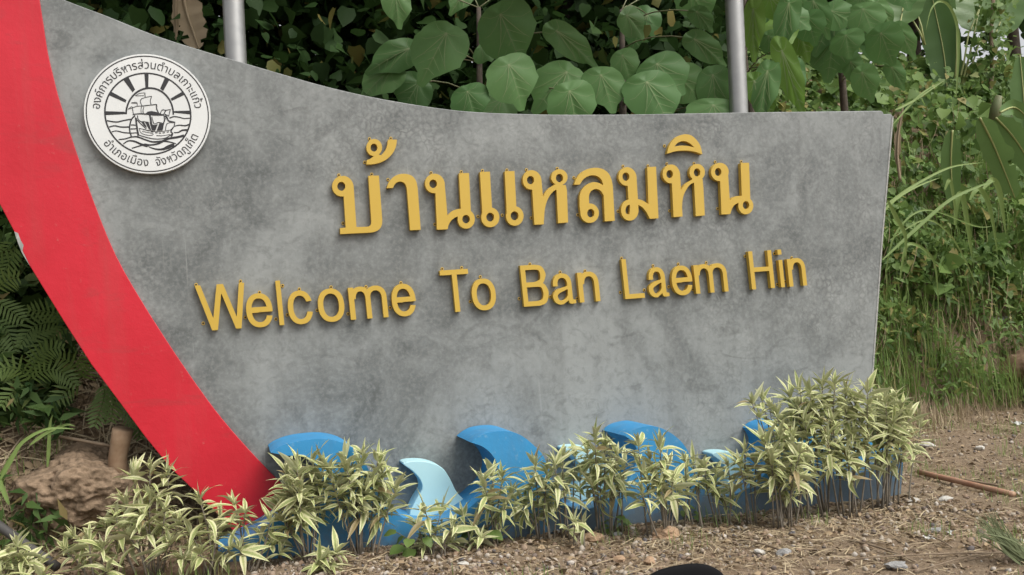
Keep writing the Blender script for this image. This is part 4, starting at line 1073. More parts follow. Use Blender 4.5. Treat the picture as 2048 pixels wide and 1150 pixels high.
broad_tree([(5.9, 2.6, gz(5.9, 2.6)), (5.8, 2.4, 3.2), (5.7, 2.3, 4.2)],
  [((1622, -20), (1640, 65), 44, 1.4), ((1648, 12), (1702, 52), 58, 1.5), ((1722, 2), (1736, 64), 66, 1.4), ((1688, 58), (1702, 106), 60, 1.35), ((1752, 48), (1790, 117), 66, 1.3), ((1788, 38), (1817, 110), 38, 1.3), ((1742, -10), (1780, 52), 36, 1.5), ((1716, 128), (1748, 192), 48, 1.3), ((1690, 110), (1730, 160), 40, 1.6), ((1772, 120), (1812, 170), 34, 1.5)],
  'broad-leaf tree above the top right corner of the wall', 8, (1640, 1800, -60, 60, 1.6, 2.4))

# ------------------------------------------------------------------ background trees
diamond = ([(0, 0, 0), (0.27, 0.45, 0.05), (0, 1, -0.12), (-0.27, 0.45, 0.05)], [(0, 1, 2, 3)], [(0.5, 0), (1, 0.45), (0.5, 1), (0, 0.45)])
rleaf = ([(0, 0, 0), (0.30, -0.06, 0.04), (0.46, 0.22, 0.07), (0.36, 0.55, 0.03), (0, 1.0, -0.14), (-0.36, 0.55, 0.03), (-0.46, 0.22, 0.07), (-0.30, -0.06, 0.04), (0, 0.45, -0.03)], [(0, 1, 2, 8), (8, 2, 3, 4), (8, 4, 5, 6), (0, 8, 6, 7)], [(0.5, 0)] * 9)
heart = ([(0, 0.02, 0), (0.33, -0.10, 0.05), (0.45, 0.22, 0.07), (0, 1.0, -0.16), (-0.45, 0.22, 0.07), (-0.33, -0.10, 0.05)], [(0, 1, 2, 3), (0, 3, 4, 5)], [(0.5, 0), (0.8, 0), (1, 0.25), (0.5, 1), (0, 0.25), (0.2, 0)])
def rand_T(P, size, droop=0.0, face=None):
    T = []
    for p in P:
        d = rng.normal(size=3); d[2] -= droop; d /= np.linalg.norm(d)
        nh = rng.normal(size=3) * 0.6 + (np.array([0, 0, 1.0]) if face is None else face)
        T.append((frame(d, nh) * (size * rng.uniform(0.6, 1.35)), p))
    return T
def bg_tree(x, y, h, crown_r, nleaf, label, size=0.17, seed=0, trunk_r=0.11):
    z0 = gz(x, y)
    root = empty('background_tree', (x, y, z0 - 0.1), label, 'tree', 'trees on the slope behind the sign')
    lean = rng.normal(size=2) * 0.25
    axis_ = [np.array([lean[0] * t * t * 2, lean[1] * t * t * 2, t * h]) for t in np.linspace(0, 1, 7)]
    parts = [tube(axis_, np.linspace(trunk_r, trunk_r * 0.35, 7), 9)]
    cl = []
    for k in range(9):
        t0_ = axis_[2 + k % 5]
        a = rng.uniform(0, 6.28); r = crown_r * rng.uniform(0.45, 0.95)
        e = np.array([axis_[4][0] + math.cos(a) * r, axis_[4][1] + math.sin(a) * r, h * rng.uniform(0.55, 1.15)])
        parts.append(tube([t0_, (t0_ + e) / 2 + np.array([0, 0, 0.15]), e], [trunk_r * 0.4, trunk_r * 0.25, 0.015], 6))
        cl.append(e); cl.append((t0_ + e) / 2 + np.array([0, 0, 0.2]))
    V, F = merge(parts)
    link('trunk', mesh_py('trunk', V, F, True), m_bark, root)
    cl = np.array(cl + [axis_[-1], axis_[-2]])
    P = cl[rng.integers(0, len(cl), nleaf)] + rng.normal(size=(nleaf, 3)) * crown_r * np.array([0.27, 0.27, 0.2])
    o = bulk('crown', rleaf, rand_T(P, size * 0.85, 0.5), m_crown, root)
    return root
tl = ['tree with a dark dense crown behind the prow', 'tree with overhanging crown behind the round seal', 'tree filling the dark gap over the middle of the wall', 'tree behind the heart-shaped leaves over the Thai lettering', 'tree behind the right-hand steel post', 'tree behind the top right corner of the wall', 'tree at the far right behind the banana plants', 'distant tree seen through the gap left of the big leaves', 'distant tree behind the right-hand post', 'distant tree at the top right of the slope', 'low tree filling the gap behind the tall banana leaves', 'low tree behind the thin trunk at the far right']
for k, (x, y, h, r, n) in enumerate([(-2.6, 3.0, 4.2, 2.2, 4200), (-0.3, 3.6, 4.6, 2.3, 4600), (1.6, 3.9, 4.4, 2.2, 4600), (3.6, 3.6, 4.2, 2.2, 4600), (5.8, 6.0, 3.6, 2.1, 5200), (9.0, 8.6, 4.8, 2.9, 6500), (12.6, 7.2, 4.4, 2.9, 6500), (1.0, 8.5, 5.5, 2.8, 4200), (6.5, 9.0, 5.5, 2.9, 4200), (12.5, 9.5, 5.5, 3.0, 4200), (8.4, 7.6, 3.6, 2.2, 5200), (11.0, 7.6, 3.6, 2.3, 5200)]):
    bg_tree(x, y, h, r, n, tl[k], 0.2 if y < 8 else 0.3, k)

# undergrowth: a mass of leaves rooted on the slope behind the wall
def surf_scatter(n, x0, x1, y0, y1):
    P = np.column_stack([rng.uniform(x0, x1, n * 4), rng.uniform(y0, y1, n * 4)]); e = 0.05
    zx = (ground_z(P[:, 0] + e, P[:, 1]) - ground_z(P[:, 0] - e, P[:, 1])) / (2 * e)
    zy = (ground_z(P[:, 0], P[:, 1] + e) - ground_z(P[:, 0], P[:, 1] - e)) / (2 * e)
    a_ = np.sqrt(1 + zx ** 2 + zy ** 2)
    k = rng.random(len(P)) < a_ / 4.5
    P = P[k][:n]; zx, zy, a_ = zx[k][:n], zy[k][:n], a_[k][:n]
    return np.column_stack([P, ground_z(P[:, 0], P[:, 1])]), np.column_stack([-zx, -zy, np.ones(len(P))]) / a_[:, None]
def wall_top_v(u): return np.interp(u, [p[0] for p in top], [p[1] for p in top])
def visible_mask(P, margin=70):
    u, v = proj(P)
    hid = (u > 140) & (u < 1700) & (v > wall_top_v(u) + margin)
    hid |= (u > 0) & (u <= 140) & (v < 420) & (P[:, 1] < 3)
    return ~hid & (u > -200) & (u < 2250) & (v > -260) & (v < 1300)
def clumps(n, nc, lo, hi, spread):
    C_ = np.column_stack([rng.uniform(lo[0], hi[0], nc), rng.uniform(lo[1], hi[1], nc)])
    h_ = rng.uniform(lo[2], hi[2], nc)
    k = rng.integers(0, nc, n)
    xy = C_[k] + rng.normal(size=(n, 2)) * spread
    z = ground_z(xy[:, 0], xy[:, 1]) + np.abs(rng.normal(size=n)) * h_[k]
    return np.column_stack([xy, z])
P = np.vstack([clumps(26000, 90, (-1.5, 1.5, 0.5), (5.0, 3.4, 1.2), 0.35), clumps(34000, 120, (-2.5, 2.6, 0.9), (6.5, 5.0, 2.2), 0.4)]); P = P[visible_mask(P)]; P = P[(P[:, 0] < 4.4 + 0.8 * np.clip(P[:, 1] - 2.5, 0, 3))]
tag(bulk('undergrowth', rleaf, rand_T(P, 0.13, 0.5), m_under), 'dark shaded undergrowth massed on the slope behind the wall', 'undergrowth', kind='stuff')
P = clumps(22000, 80, (-2.6, 0.5, 0.15), (-0.2, 2.4, 0.6), 0.25); P = P[visible_mask(P)]
P = P[(P[:, 1] > 0.35) & (ground_z(P[:, 0], P[:, 1]) > 0.7 + 0.25 * wob(P[:, 0], P[:, 1], 3.0))]
tag(bulk('shaded_scrub', rleaf, rand_T(P, 0.10, 0.5), m_scrub), 'dark scrub on the bank left of the red prow', 'undergrowth', kind='stuff')
# creepers blanketing the right-hand bank
lleaf = ([(0, 0, 0), (0.16, 0.35, 0.05), (0, 1, -0.15), (-0.16, 0.35, 0.05)], [(0, 1, 2, 3)], [(0.5, 0)] * 4)
def blanket(name, n, tm, size, lift, mat, label, x0=3.4, x1=12.5, y0=1.0, y1=6.5, sel=None, vol=0.12, droop=0.7):
    P, Nn = surf_scatter(n, x0, x1, y0, y1)
    k = P[:, 1] > foot_y(P[:, 0]) - 0.05
    if sel is not None: k &= sel(P)
    P, Nn = P[k], Nn[k]
    bul = np.clip(0.22 + 0.24 * wob(P[:, 0], P[:, 2] * 1.3 + P[:, 1], 3.1, 0.7) + 0.14 * wob(P[:, 0], P[:, 2] + P[:, 1], 7.3, 2.1), 0.0, 1) + lift
    P = P + Nn * (bul * sstep(-0.05, 0.5, P[:, 1] - foot_y(P[:, 0])) - np.abs(rng.normal(size=len(P))) * vol)[:, None]
    P = P[visible_mask(P, 40)]
    T = []
    for p in P:
        d = rng.normal(size=3) * 0.7 + np.array([-0.1, -0.45, -droop]); d /= np.linalg.norm(d)
        nh = rng.normal(size=3) * 0.45 + np.array([-0.2, -0.75, 0.75])
        T.append((frame(d, nh) * (size * rng.uniform(0.45, 1.45)), p))
    # tufts share a tone: neighbouring leaves belong to one plant
    tone = np.clip(0.5 + 0.34 * wob(P[:, 0], P[:, 2] * 1.2, 4.3, 0.3) + rng.normal(size=len(P)) * 0.3, 0, 1)
    return tag(bulk(name, tm, T, mat, tint=tone), label, 'creeper', kind='stuff')
upper = lambda P: P[:, 2] > 0.9 + 0.5 * wob(P[:, 0], P[:, 1], 1.9, 0.2)
blanket('creeper', 42000, rleaf, 0.082, 0.05, m_vine, 'round-leaved creepers blanketing the bank right of the wall', sel=upper)
blanket('broad_creeper', 2600, rleaf, 0.16, 0.10, m_vine, 'larger-leaved creeper scattered over the upper bank right of the wall', sel=lambda P: (P[:, 2] > 1.0) & (wob(P[:, 0], P[:, 2], 2.2, 0.6) > -0.1), vol=0.05)
blanket('bank_weeds', 30000, lleaf, 0.12, 0.0, m_vine, 'narrow-leaved green weeds on the lower bank right of the wall', y1=4.0, sel=lambda P: P[:, 2] < 1.9 + 0.5 * wob(P[:, 0], P[:, 1], 2.3, 1.2))

blanket('verge_weeds', 19000, lleaf, 0.085, 0.02, m_vine, 'leafy weeds thick along the foot of the bank right of the wall', y0=0.9, y1=3.4, sel=lambda P: (P[:, 1] < foot_y(P[:, 0]) + 0.75) & (wob(P[:, 0], P[:, 1] + P[:, 2], 3.7, 0.9) > -0.05), vol=-0.12, droop=0.25)

blanket('left_weeds', 7000, lleaf, 0.10, 0.0, m_scrub, 'patchy green weeds on the earth bank left of the prow', -2.4, -0.15, 0.1, 1.6, sel=lambda P: wob(P[:, 0], P[:, 1] + P[:, 2], 4.4, 1.7) > 0.1, vol=-0.07, droop=0.0)

# ------------------------------------------------------------------ grasses
blade = strip_leaf(1.0, 0.035, 5, 1.1, 0.3, lambda t: (1 - t) ** 0.6 * min(1, 0.4 + t * 4), 0, 1)
blade = (blade[0], blade[1], blade[2])
def grass_T(P, hmin, hmax, lean=0.5, wid=1.0):
    T = []
    for p in P:
        a = rng.uniform(0, 6.28); l_ = abs(rng.normal()) * lean
        d = np.array([math.cos(a) * l_, math.sin(a) * l_, 1.0])
        Rm = frame(d, np.array([-math.cos(a), -math.sin(a), 0.3])) 
        Rm = Rm @ np.diag([1, 1, -1.0])
        h_ = rng.uniform(hmin, hmax)
        T.append((Rm @ np.diag([h_ * wid, h_, h_]), p))
    return T
def scatter(n, x0, x1, y0, y1, cond=None):
    P = np.column_stack([rng.uniform(x0, x1, n), rng.uniform(y0, y1, n)])
    if cond is not None: P = P[cond(P)]
    return np.column_stack([P, ground_z(P[:, 0], P[:, 1])])
patchy = lambda s, ph, th: (lambda P: wob(P[:, 0], P[:, 1], s, ph) > th)
P, _n = surf_scatter(24000, 3.7, 10.5, 1.0, 4.5); P = P[(P[:, 2] < 2.3) & (wob(P[:, 0], P[:, 2] + P[:, 1], 2.6, 0.5) > -0.25) & (P[:, 1] > foot_y(P[:, 0]) - 0.25)]; P = P[visible_mask(P, 40)]
P = P + _n[:1] * 0 + np.column_stack([np.zeros(len(P)), -0.1 * rng.random(len(P)), 0.1 * rng.random(len(P))])
tag(bulk('bank_grass', blade, grass_T(P, 0.15, 0.6, 1.3, 0.75), m_grass), 'rough green grass growing through the weeds on the right-hand bank', 'grass', kind='stuff')
P = scatter(5200, 3.9, 9.5, 0.7, 2.7); P = P[(wob(P[:, 0], P[:, 1], 3.3, 0.1) > -0.3) & (np.abs(P[:, 1] - foot_y(P[:, 0])) < 0.55 + 0.2 * rng.random(len(P)))]; P = P[visible_mask(P, 40)]
P2, _n = surf_scatter(3800, 3.7, 10.5, 1.0, 4.5); P2 = P2[(P2[:, 2] < 2.8) & (wob(P2[:, 0], P2[:, 2] + P2[:, 1], 2.1, 1.5) > 0.0) & (P2[:, 1] > foot_y(P2[:, 0]))]; P2 = P2[visible_mask(P2, 40)]
P2[:, 1] -= 0.15 * rng.random(len(P2)); P2[:, 2] += 0.15 * rng.random(len(P2))
tag(bulk('dead_grass', blade, grass_T(P2, 0.2, 0.55, 1.6, 0.7), m_straw), 'dead straw-coloured grass caught among the weeds on the right-hand bank', 'grass', kind='stuff')
tag(bulk('dry_grass', blade, grass_T(P, 0.08, 0.28, 1.6), m_straw), 'dry brown grass at the foot of the right-hand bank', 'grass', kind='stuff')
P = scatter(6500, -2.4, -0.1, -0.2, 1.2, lambda P: wob(P[:, 0], P[:, 1], 4.1, 0.4) > -0.15); P = P[visible_mask(P, 40)]
tag(bulk('shade_grass', blade, grass_T(P, 0.04, 0.2, 1.2), m_grass), 'sparse grass on the earth bank left of the prow', 'grass', kind='stuff')
P = scatter(24000, -1.0, 8.5, -2.6, 2.2, lambda P: (wob(P[:, 0], P[:, 1], 2.3, 0.9) > np.where(P[:, 0] > 4.3, -0.02, 0.36)) & ((P[:, 0] > 4.2) | (P[:, 1] < -0.4)))
tag(bulk('ground_grass', blade, grass_T(P, 0.03, 0.11, 1.0, 1.5), m_grass), 'short green grass tufts scattered on the gravel', 'grass', kind='stuff')

# ------------------------------------------------------------------ gravel and litter
def stone_mesh(name, seed, rough=0.3, sub=2, flat=0.7):
    from mathutils import noise as mn
    r_ = random.Random(seed)
    bm = bmesh.new(); bmesh.ops.create_icosphere(bm, subdivisions=sub, radius=1.0)
    ds = [Vector((r_.gauss(0, 1), r_.gauss(0, 1), r_.gauss(0, 1))).normalized() for _ in range(10)]
    cut = [r_.uniform(0.6, 0.95) for _ in ds]
    o = Vector((seed * 1.7, seed * 0.3, 5.1))
    for v in bm.verts:
        k = 1.0; dn = v.co.normalized()
        for d, c_ in zip(ds, cut):
            t = dn.dot(d)
            if t > 0.15: k = min(k, c_ / t)
        k *= 1 + rough * (0.28 * mn.noise(dn * 1.6 + o) + 0.20 * mn.noise(dn * 4.1 + o) + 0.10 * mn.noise(dn * 9 + o) + (0.07 * mn.noise(dn * 19 + o) + 0.05 * mn.noise(dn * 37 + o) if sub > 4 else 0))
        v.co *= k
        v.co.z *= flat
    me = bpy.data.meshes.new(name); bm.to_mesh(me); bm.free()
    if sub > 3: me.polygons.foreach_set('use_smooth', [True] * len(me.polygons))
    return me
m_peb, nt, nd, lk, b = new_mat('pebbles')
at = N(nt, 'ShaderNodeAttribute', attribute_name='tint')
lk.new(ramp(nt, at.outputs['Fac'], [(0.0, (0.10, 0.095, 0.10)), (0.25, (0.22, 0.15, 0.10)), (0.55, (0.30, 0.23, 0.17)), (0.85, (0.35, 0.30, 0.24)), (1.0, (0.44, 0.40, 0.36))]), b.inputs['Base Color'])
b.inputs['Roughness'].default_value = 0.9
pm = stone_mesh('pb', 5, 0.5, 1)
ptm = ([tuple(v.co) for v in pm.vertices], [tuple(p.vertices) for p in pm.polygons], None)
T = []
xs_ = rng.uniform(0.0, 8.0, 24000); ys_ = -0.35 - np.abs(rng.normal(size=24000)) * 0.9
ys_ = np.where(xs_ > 4.2, rng.uniform(-2.6, 1.8, 24000), ys_)
dens = wob(xs_, ys_, 2.1, 0.2)
for x, y, d_ in zip(xs_, ys_, dens):
    if rng.random() > 0.55 + 0.5 * d_: continue
    s_ = 0.0045 + 0.017 * rng.random() ** 4
    Rm = frame(rng.normal(size=3), rng.normal(size=3)) * (s_ * rng.uniform(0.7, 1.3, 3))
    T.append((Rm, (x, y, gz(x, y) + s_ * 0.3)))
tag(bulk('pebbles', ptm, T, m_peb, smooth=False), 'loose pebbles and gravel strewn over the ground before the wall', 'gravel', kind='stuff')
# straw and plant litter
T = []
straw = strip_leaf(1.0, 0.040, 4, 0.5, 0.2, lambda t: 1 - 0.6 * t, 0, 1)
for _ in range(26000):
    x = rng.uniform(0.3, 7.5); y = rng.uniform(-2.6, 1.9) if x > 4.2 else -0.4 - abs(rng.normal()) * 0.9
    if rng.random() > 0.5 + 0.6 * wob(x, y, 1.9, 1.4) + (0.15 if x > 3.5 else 0): continue
    a = rng.uniform(0, 6.28); d = (math.cos(a), math.sin(a), rng.normal() * 0.14)
    l_ = 0.03 + 0.16 * rng.random() ** 2.2
    T.append((frame(d, (0, 0, 1), rng.normal() * 0.4) * l_, (x, y, gz(x, y) + 0.006 + 0.012 * rng.random())))
tag(bulk('straw_litter', straw, T, m_straw), 'dry straw and grass litter over the gravel', 'litter', kind='stuff')
T = []
dl = strip_leaf(1.0, 0.42, 3, 0.8, 0.5, lambda t: math.sin(math.pi * t) ** 0.7 + 0.02, 0.2, 2)
m_litter = leaf_mat('litter_leaf', (0.07, 0.045, 0.028), (0.40, 0.30, 0.19), 0.85, 0.05, gloss=0.1)
for _ in range(8500):
    if rng.random() < 0.6:
        x = rng.uniform(0.3, 7.5); y = rng.uniform(-2.6, 2.0) if x > 4.2 else -0.4 - abs(rng.normal()) * 0.8
    else:
        x = rng.uniform(-2.4, -0.1); y = rng.uniform(-0.3, 1.4)
    a = rng.uniform(0, 6.28); l_ = 0.02 + 0.045 * rng.random() ** 1.6
    T.append((frame((math.cos(a), math.sin(a), rng.normal() * 0.3), (0, 0, 1), rng.normal() * 0.7) * l_, (x, y, gz(x, y) + 0.008)))
tag(bulk('leaf_litter', dl, T, m_litter), 'small brown fallen leaves scattered over the earth', 'litter', kind='stuff')

P, Nn = surf_scatter(5200, -2.4, -0.15, -0.1, 1.5)
T = []
for p, n_ in zip(P, Nn):
    d = np.cross(n_, rng.normal(size=3)); d = d / np.linalg.norm(d) + n_ * rng.normal() * 0.25
    T.append((frame(d, n_ + rng.normal(size=3) * 0.35) * (0.03 + 0.06 * rng.random() ** 1.5), p + n_ * 0.012))
tag(bulk('bank_litter', dl, T, m_litter), 'dead brown leaves littering the earth bank left of the prow', 'litter', kind='stuff')
T = []
P, Nn = surf_scatter(2600, -2.4, -0.15, -0.1, 1.5)
for p, n_ in zip(P, Nn):
    d = np.cross(n_, rng.normal(size=3)); d = d / np.linalg.norm(d) + n_ * 0.2
    T.append((frame(d, n_) * (0.08 + 0.2 * rng.random() ** 2), p + n_ * 0.015))
tag(bulk('bank_straw', straw, T, m_straw), 'dry stalks strewn over the earth bank left of the prow', 'litter', kind='stuff')
# single stones
m_st = [simple_mat('ochre_rock', (0.30, 0.18, 0.10), (0.42, 0.30, 0.20), 0.9, 7, bmp=0.6), simple_mat('grey_rock', (0.20, 0.20, 0.20), (0.36, 0.35, 0.34), 0.9, 8, bmp=0.5), simple_mat('pale_rock', (0.42, 0.40, 0.36), (0.55, 0.53, 0.49), 0.9, 8, bmp=0.5)]
stones = [((1332, 1078), 50, 0, 'ochre rock the size of a fist below the third blue wave'), ((928, 1132), 24, 2, 'pale grey stone on the gravel near the bottom edge'), ((1238, 1122), 22, 0, 'small ochre stone left of the black mirror'), ((1298, 1128), 24, 0, 'ochre pebble cluster stone just above the black mirror'), ((1015, 1142), 14, 0, 'cream pebble at the bottom edge below the second blue wave'), ((1567, 1110), 26, 1, 'flat grey stone right of the black mirror'), ((1520, 1108), 24, 2, 'flat pale stone left of the flat grey stone'), ((1870, 1065), 22, 1, 'dark grey stone beside white scraps on the right gravel'), ((1793, 1138), 36, 1, 'flat grey slab stone at the bottom edge'), ((1560, 1040), 18, 1, 'grey stone under the big clump of shrubs'), ((1826, 1005), 24, 2, 'flat pale stone right of the big clump'), ((1890, 1002), 24, 2, 'flat pale stone below the bamboo stick'), ((1235, 1072), 20, 1, 'grey stone behind the ochre rock'), ((1185, 1085), 38, 0, 'brown clod of earth left of the ochre rock'), ((1855, 895), 26, 2, 'pale stone on the ground right of the shrubs'), ((1960, 900), 18, 2, 'pale stone at the far right below the bank')]
for k, ((u, v), w, mi, lab) in enumerate(stones):
    p = ground_hit(u, v)
    sc_ = np.linalg.norm(p - CAM) / FPX * w * 0.5
    me = stone_mesh('stone', 40 + k, 1.0, 3 if w > 30 else 2, 0.75 if mi == 0 else 0.5)
    o = link('stone', me, m_st[mi], None, (p[0], p[1], gz(p[0], p[1]) + sc_ * 0.32))
    o.scale = (sc_ * 1.15, sc_ * 1.15, sc_); o.rotation_euler = (random.uniform(-.2, .2), random.uniform(-.2, .2), random.uniform(0, 6))
    tag(o, lab, 'stone', 'stones on the gravel')
# the boulder and stump left of the prow
p = onY(176, 966, 0.34)
bo = link('boulder', stone_mesh('boulder', 78, 0.62, 6, 0.75), simple_mat('clay_boulder', (0.11, 0.075, 0.045), (0.29, 0.205, 0.135), 0.95, 11, bmp=1.0), None, tuple(map(float, p)))
bo.scale = (0.40, 0.34, 0.36); bo.rotation_euler = (0.1, 0.12, 0.5)
tag(bo, 'large ochre clay boulder on the bank left of the prow', 'boulder')
p0, p1 = onY(235, 915, 0.16), onY(246, 858, 0.13)
V, F = tube([p0 - (0, 0, 0.15), p0, (p0 + p1) / 2, p1], [0.055, 0.05, 0.052, 0.056], 12)
st = link('tree_stump', mesh_py('tree_stump', V, F, True), simple_mat('cut_wood', (0.25, 0.155, 0.09), (0.36, 0.25, 0.16), 0.9, 16, bmp=0.5))
tag(st, 'short cut brown stump standing on the clay boulder', 'stump')
def rod(name, a, b_, r, mat, label, cat, sag=0.0, sides=8):
    a = np.asarray(a); b_ = np.asarray(b_)
    P = [a + (b_ - a) * t + np.array([0, 0, -sag * math.sin(math.pi * t)]) for t in np.linspace(0, 1, 7)]
    V, F = tube(P, r, sides)
    return tag(link(name, mesh_py(name, V, F, True), mat), label, cat)
rod('pipe', onY(-60, 1010, -0.05), onY(115, 1135, -0.35), 0.024, simple_mat('black_plastic', (0.035, 0.034, 0.033), (0.075, 0.07, 0.065), 0.6, 10), 'dusty black pipe lying in the bottom left corner', 'pipe')
rod('branch', onY(60, 862, 0.35), onY(228, 893, 0.2), 0.009, m_twig, 'thin brown branch lying on the bank behind the boulder', 'branch')
a, b_ = ground_hit(1838, 952), ground_hit(2028, 994)
rod('bamboo_stick', a + (0, 0, 0.03), b_ + (0, 0, 0.015), 0.019, simple_mat('reddish_bamboo', (0.33, 0.16, 0.10), (0.42, 0.27, 0.18), 0.7, 12), 'reddish brown bamboo stick lying on the ground at the right', 'stick')
a, b_ = ground_hit(1930, 972), ground_hit(2000, 982)
rod('wood_splinter', a + (0, 0, 0.04), b_ + (0, 0, 0.035), 0.008, m_twig, 'thin splinter of wood resting on the bamboo stick', 'stick')
for k, ((u0, v0), (u1, v1), r, lab) in enumerate([((1640, 1128), (2048, 1110), 0.006, 'long pale straw stalk along the bottom right'), ((1700, 1085), (1830, 1128), 0.008, 'curved grey twig on the gravel below the big clump'), ((1480, 1085), (1580, 1112), 0.008, 'dark twig on the gravel right of the mirror'), ((1850, 1075), (1905, 1100), 0.005, 'thin twig beside the white scraps'), ((1830, 1150), (2000, 1108), 0.005, 'pale straw slanting up from the bottom edge')]):
    a, b_ = ground_hit(u0, v0), ground_hit(u1, v1)
    rod('twig', a + (0, 0, 0.012), b_ + (0, 0, 0.012), r * 0.7, m_twig, lab, 'twig', -0.012, 6)['group'] = 'twigs on the gravel'
m_scrap = simple_mat('white_plastic', (0.52, 0.52, 0.50), (0.42, 0.42, 0.40), 0.5, 6)
for (u, v), w, lab in [((1902, 1070), 22, 'white plastic scrap on the right gravel, the right one of two'), ((1858, 1080), 20, 'white plastic scrap on the right gravel, the left one of two'), ((2005, 640), 34, 'crumpled white plastic bag in the bank at the right edge'), ((2035, 645), 20, 'small white plastic piece at the right edge of the bank'), ((2036, 850), 24, 'torn pale plastic sheet on the ground at the right edge')]:
    p = ground_hit(u, v); s_ = np.linalg.norm(p - CAM) / FPX * w
    bm = bmesh.new(); bmesh.ops.create_grid(bm, x_segments=6, y_segments=3, size=0.5)
    for q in bm.verts: q.co = Vector((q.co.x, q.co.y * 0.45 + 0.08 * math.sin(q.co.x * 7), 0.12 * random.random() + 0.06 * math.sin(q.co.x * 9)))
    bmesh.ops.solidify(bm, geom=bm.faces[:], thickness=0.02)
    me = bpy.data.meshes.new('plastic_scrap'); bm.to_mesh(me); bm.free()
    o = link('plastic_scrap', me, m_scrap, None, (p[0], p[1], p[2] + 0.012)); o.scale = (s_, s_, s_); o.rotation_euler = (0.3, 0.1, random.uniform(-0.6, 0.6))
    tag(o, lab, 'plastic')
# earth mound at the right edge
p = ground_hit(2040, 800)
mo = link('earth_mound', stone_mesh('earth_mound', 91, 0.45, 5, 0.9), simple_mat('red_earth', (0.16, 0.095, 0.06), (0.31, 0.21, 0.14), 0.95, 7, bmp=1.0), None, (p[0] + 0.3, p[1] - 0.05, p[2] + 0.17))
mo.scale = (0.48, 0.45, 0.40); tag(mo, 'reddish brown mound of earth at the right edge', 'earth mound')

# ------------------------------------------------------------------ banana plants, reeds and ferns
def banana_leaf(root, P, width, name='leaf', mat=None, tear=0.0, seed=0, facing=None):
    """blade along a 3-D path with midrib; blade edges wavy or torn"""
    r_ = random.Random(seed)
    P = np.array(smooth_poly([np.asarray(p, float) for p in P], 6)); n = len(P)
    T = np.gradient(P, axis=0); T /= np.linalg.norm(T, axis=1)[:, None]
    V, F, UV = [], [], []
    off = np.array(root.location)
    for i in range(n):
        t = i / (n - 1)
        fac = facing if facing is not None else (CAM - P[i])
        s = np.cross(T[i], fac); s /= np.linalg.norm(s); nn_ = np.cross(s, T[i])
        w = width * 0.5 * (math.sin(math.pi * min(1, 0.04 + t * 0.97)) ** 0.55)
        for j in range(5):
            q = (j - 2) / 2
            ww = w * (1 + (r_.uniform(-tear, tear) if abs(q) == 1 else 0))
            V.append(P[i] + s * q * ww + nn_ * (0.18 * abs(q) * w + 0.06 * w * math.sin(i * 1.9) * abs(q)) - off); UV.append(((q + 1) / 2, t))
    for i in range(n - 1):
        for j in range(4):
            if tear and abs(j - 1.5) > 1 and r_.random() < tear * 0.3: continue
            a = i * 5 + j; F.append((a, a + 1, a + 6, a + 5))
    me = leaf_mesh(name, (V, F, UV)); o = link(name, me, mat or m_banana, root)
    Vm, Fm = tube([p - off - np.array([0, 0.0, 0]) + 0.006 * (CAM - p) / np.linalg.norm(CAM - p) for p in P], np.linspace(0.012, 0.004, n), 6)
    mm = mesh_py('midrib', Vm, Fm, True)
    link('midrib', mm, m_rib if mat is None else mat, o)
m_rib = simple_mat('midrib_yellow', (0.33, 0.36, 0.13), (0.28, 0.31, 0.12), 0.5)
def banana(basepx, leaves, label, stalks=(), Y=None):
    b0_ = ground_hit(*basepx) if Y is None else onY(*basepx, Y)
    Y = float(b0_[1]) - 0.15
    root = empty('banana_plant', tuple(map(float, b0_)), label, 'banana plant', 'banana plants on the right-hand bank')
    V, F = tube([(0, 0, -0.1), (0, -0.05, 0.1), (0.01, -0.1, 0.22)], [0.06, 0.05, 0.03], 10)
    link('pseudostem', mesh_py('pseudostem', V, F, True), m_petiole, root)
    for k, (path, w, tear, dy) in enumerate(leaves):
        P = [onY(u, v, Y + dy + 0.05 * i) for i, (u, v) in enumerate(path)]
        wm = w * np.linalg.norm(P[1] - CAM) / FPX
        banana_leaf(root, P, wm, tear=tear, seed=k + basepx[0])
    for (u0, v0), (u1, v1) in stalks:
        a, c_ = onY(u0, v0, Y - 0.05), onY(u1, v1, Y)
        V, F = tube([a - b0_, (a + c_) / 2 - b0_ + (0.02, 0, 0), c_ - b0_], [0.018, 0.013, 0.010], 6)
        link('leaf_stalk', mesh_py('leaf_stalk', V, F, True), m_rib, root)
banana((1914, 205), [([(1895, 190), (1888, 110), (1872, 30), (1850, -70)], 62, 0.05, 0.1), ([(1940, 62), (1955, 25), (1968, -20), (1978, -80)], 92, 0.05, 0.1), ([(1800, 48), (1806, 15), (1812, -30), (1815, -90)], 74, 0.04, 0.0), ([(1880, 150), (1884, 60), (1890, -60)], 46, 0.0, 0.3), ([(1990, 70), (2010, 20), (2030, -40)], 70, 0.1, 0.3)],
  'banana plant with tall upright leaves at the top right', [((1912, 192), (1938, 62)), ((1918, 190), (1958, 20)), ((1908, 190), (1914, 40)), ((1925, 172), (1960, 82)), ((1848, 85), (1832, 20)), ((1850, 90), (1822, 35))])
banana((1985, 240), [([(1960, 236), (1985, 285), (2010, 345), (2030, 396)], 44, 0.22, -0.3), ([(1992, 236), (2022, 268), (2050, 310), (2075, 370)], 48, 0.15, -0.25), ([(2000, 225), (2030, 215), (2060, 240)], 26, 0.1, -0.2), ([(1905, 260), (1902, 330), (1908, 420)], 34, 0.05, 0.1), ([(2055, 300), (2048, 200), (2040, 110)], 40, 0.1, 0.2)],
  'banana plant with torn drooping leaves at the right edge', Y=2.2)
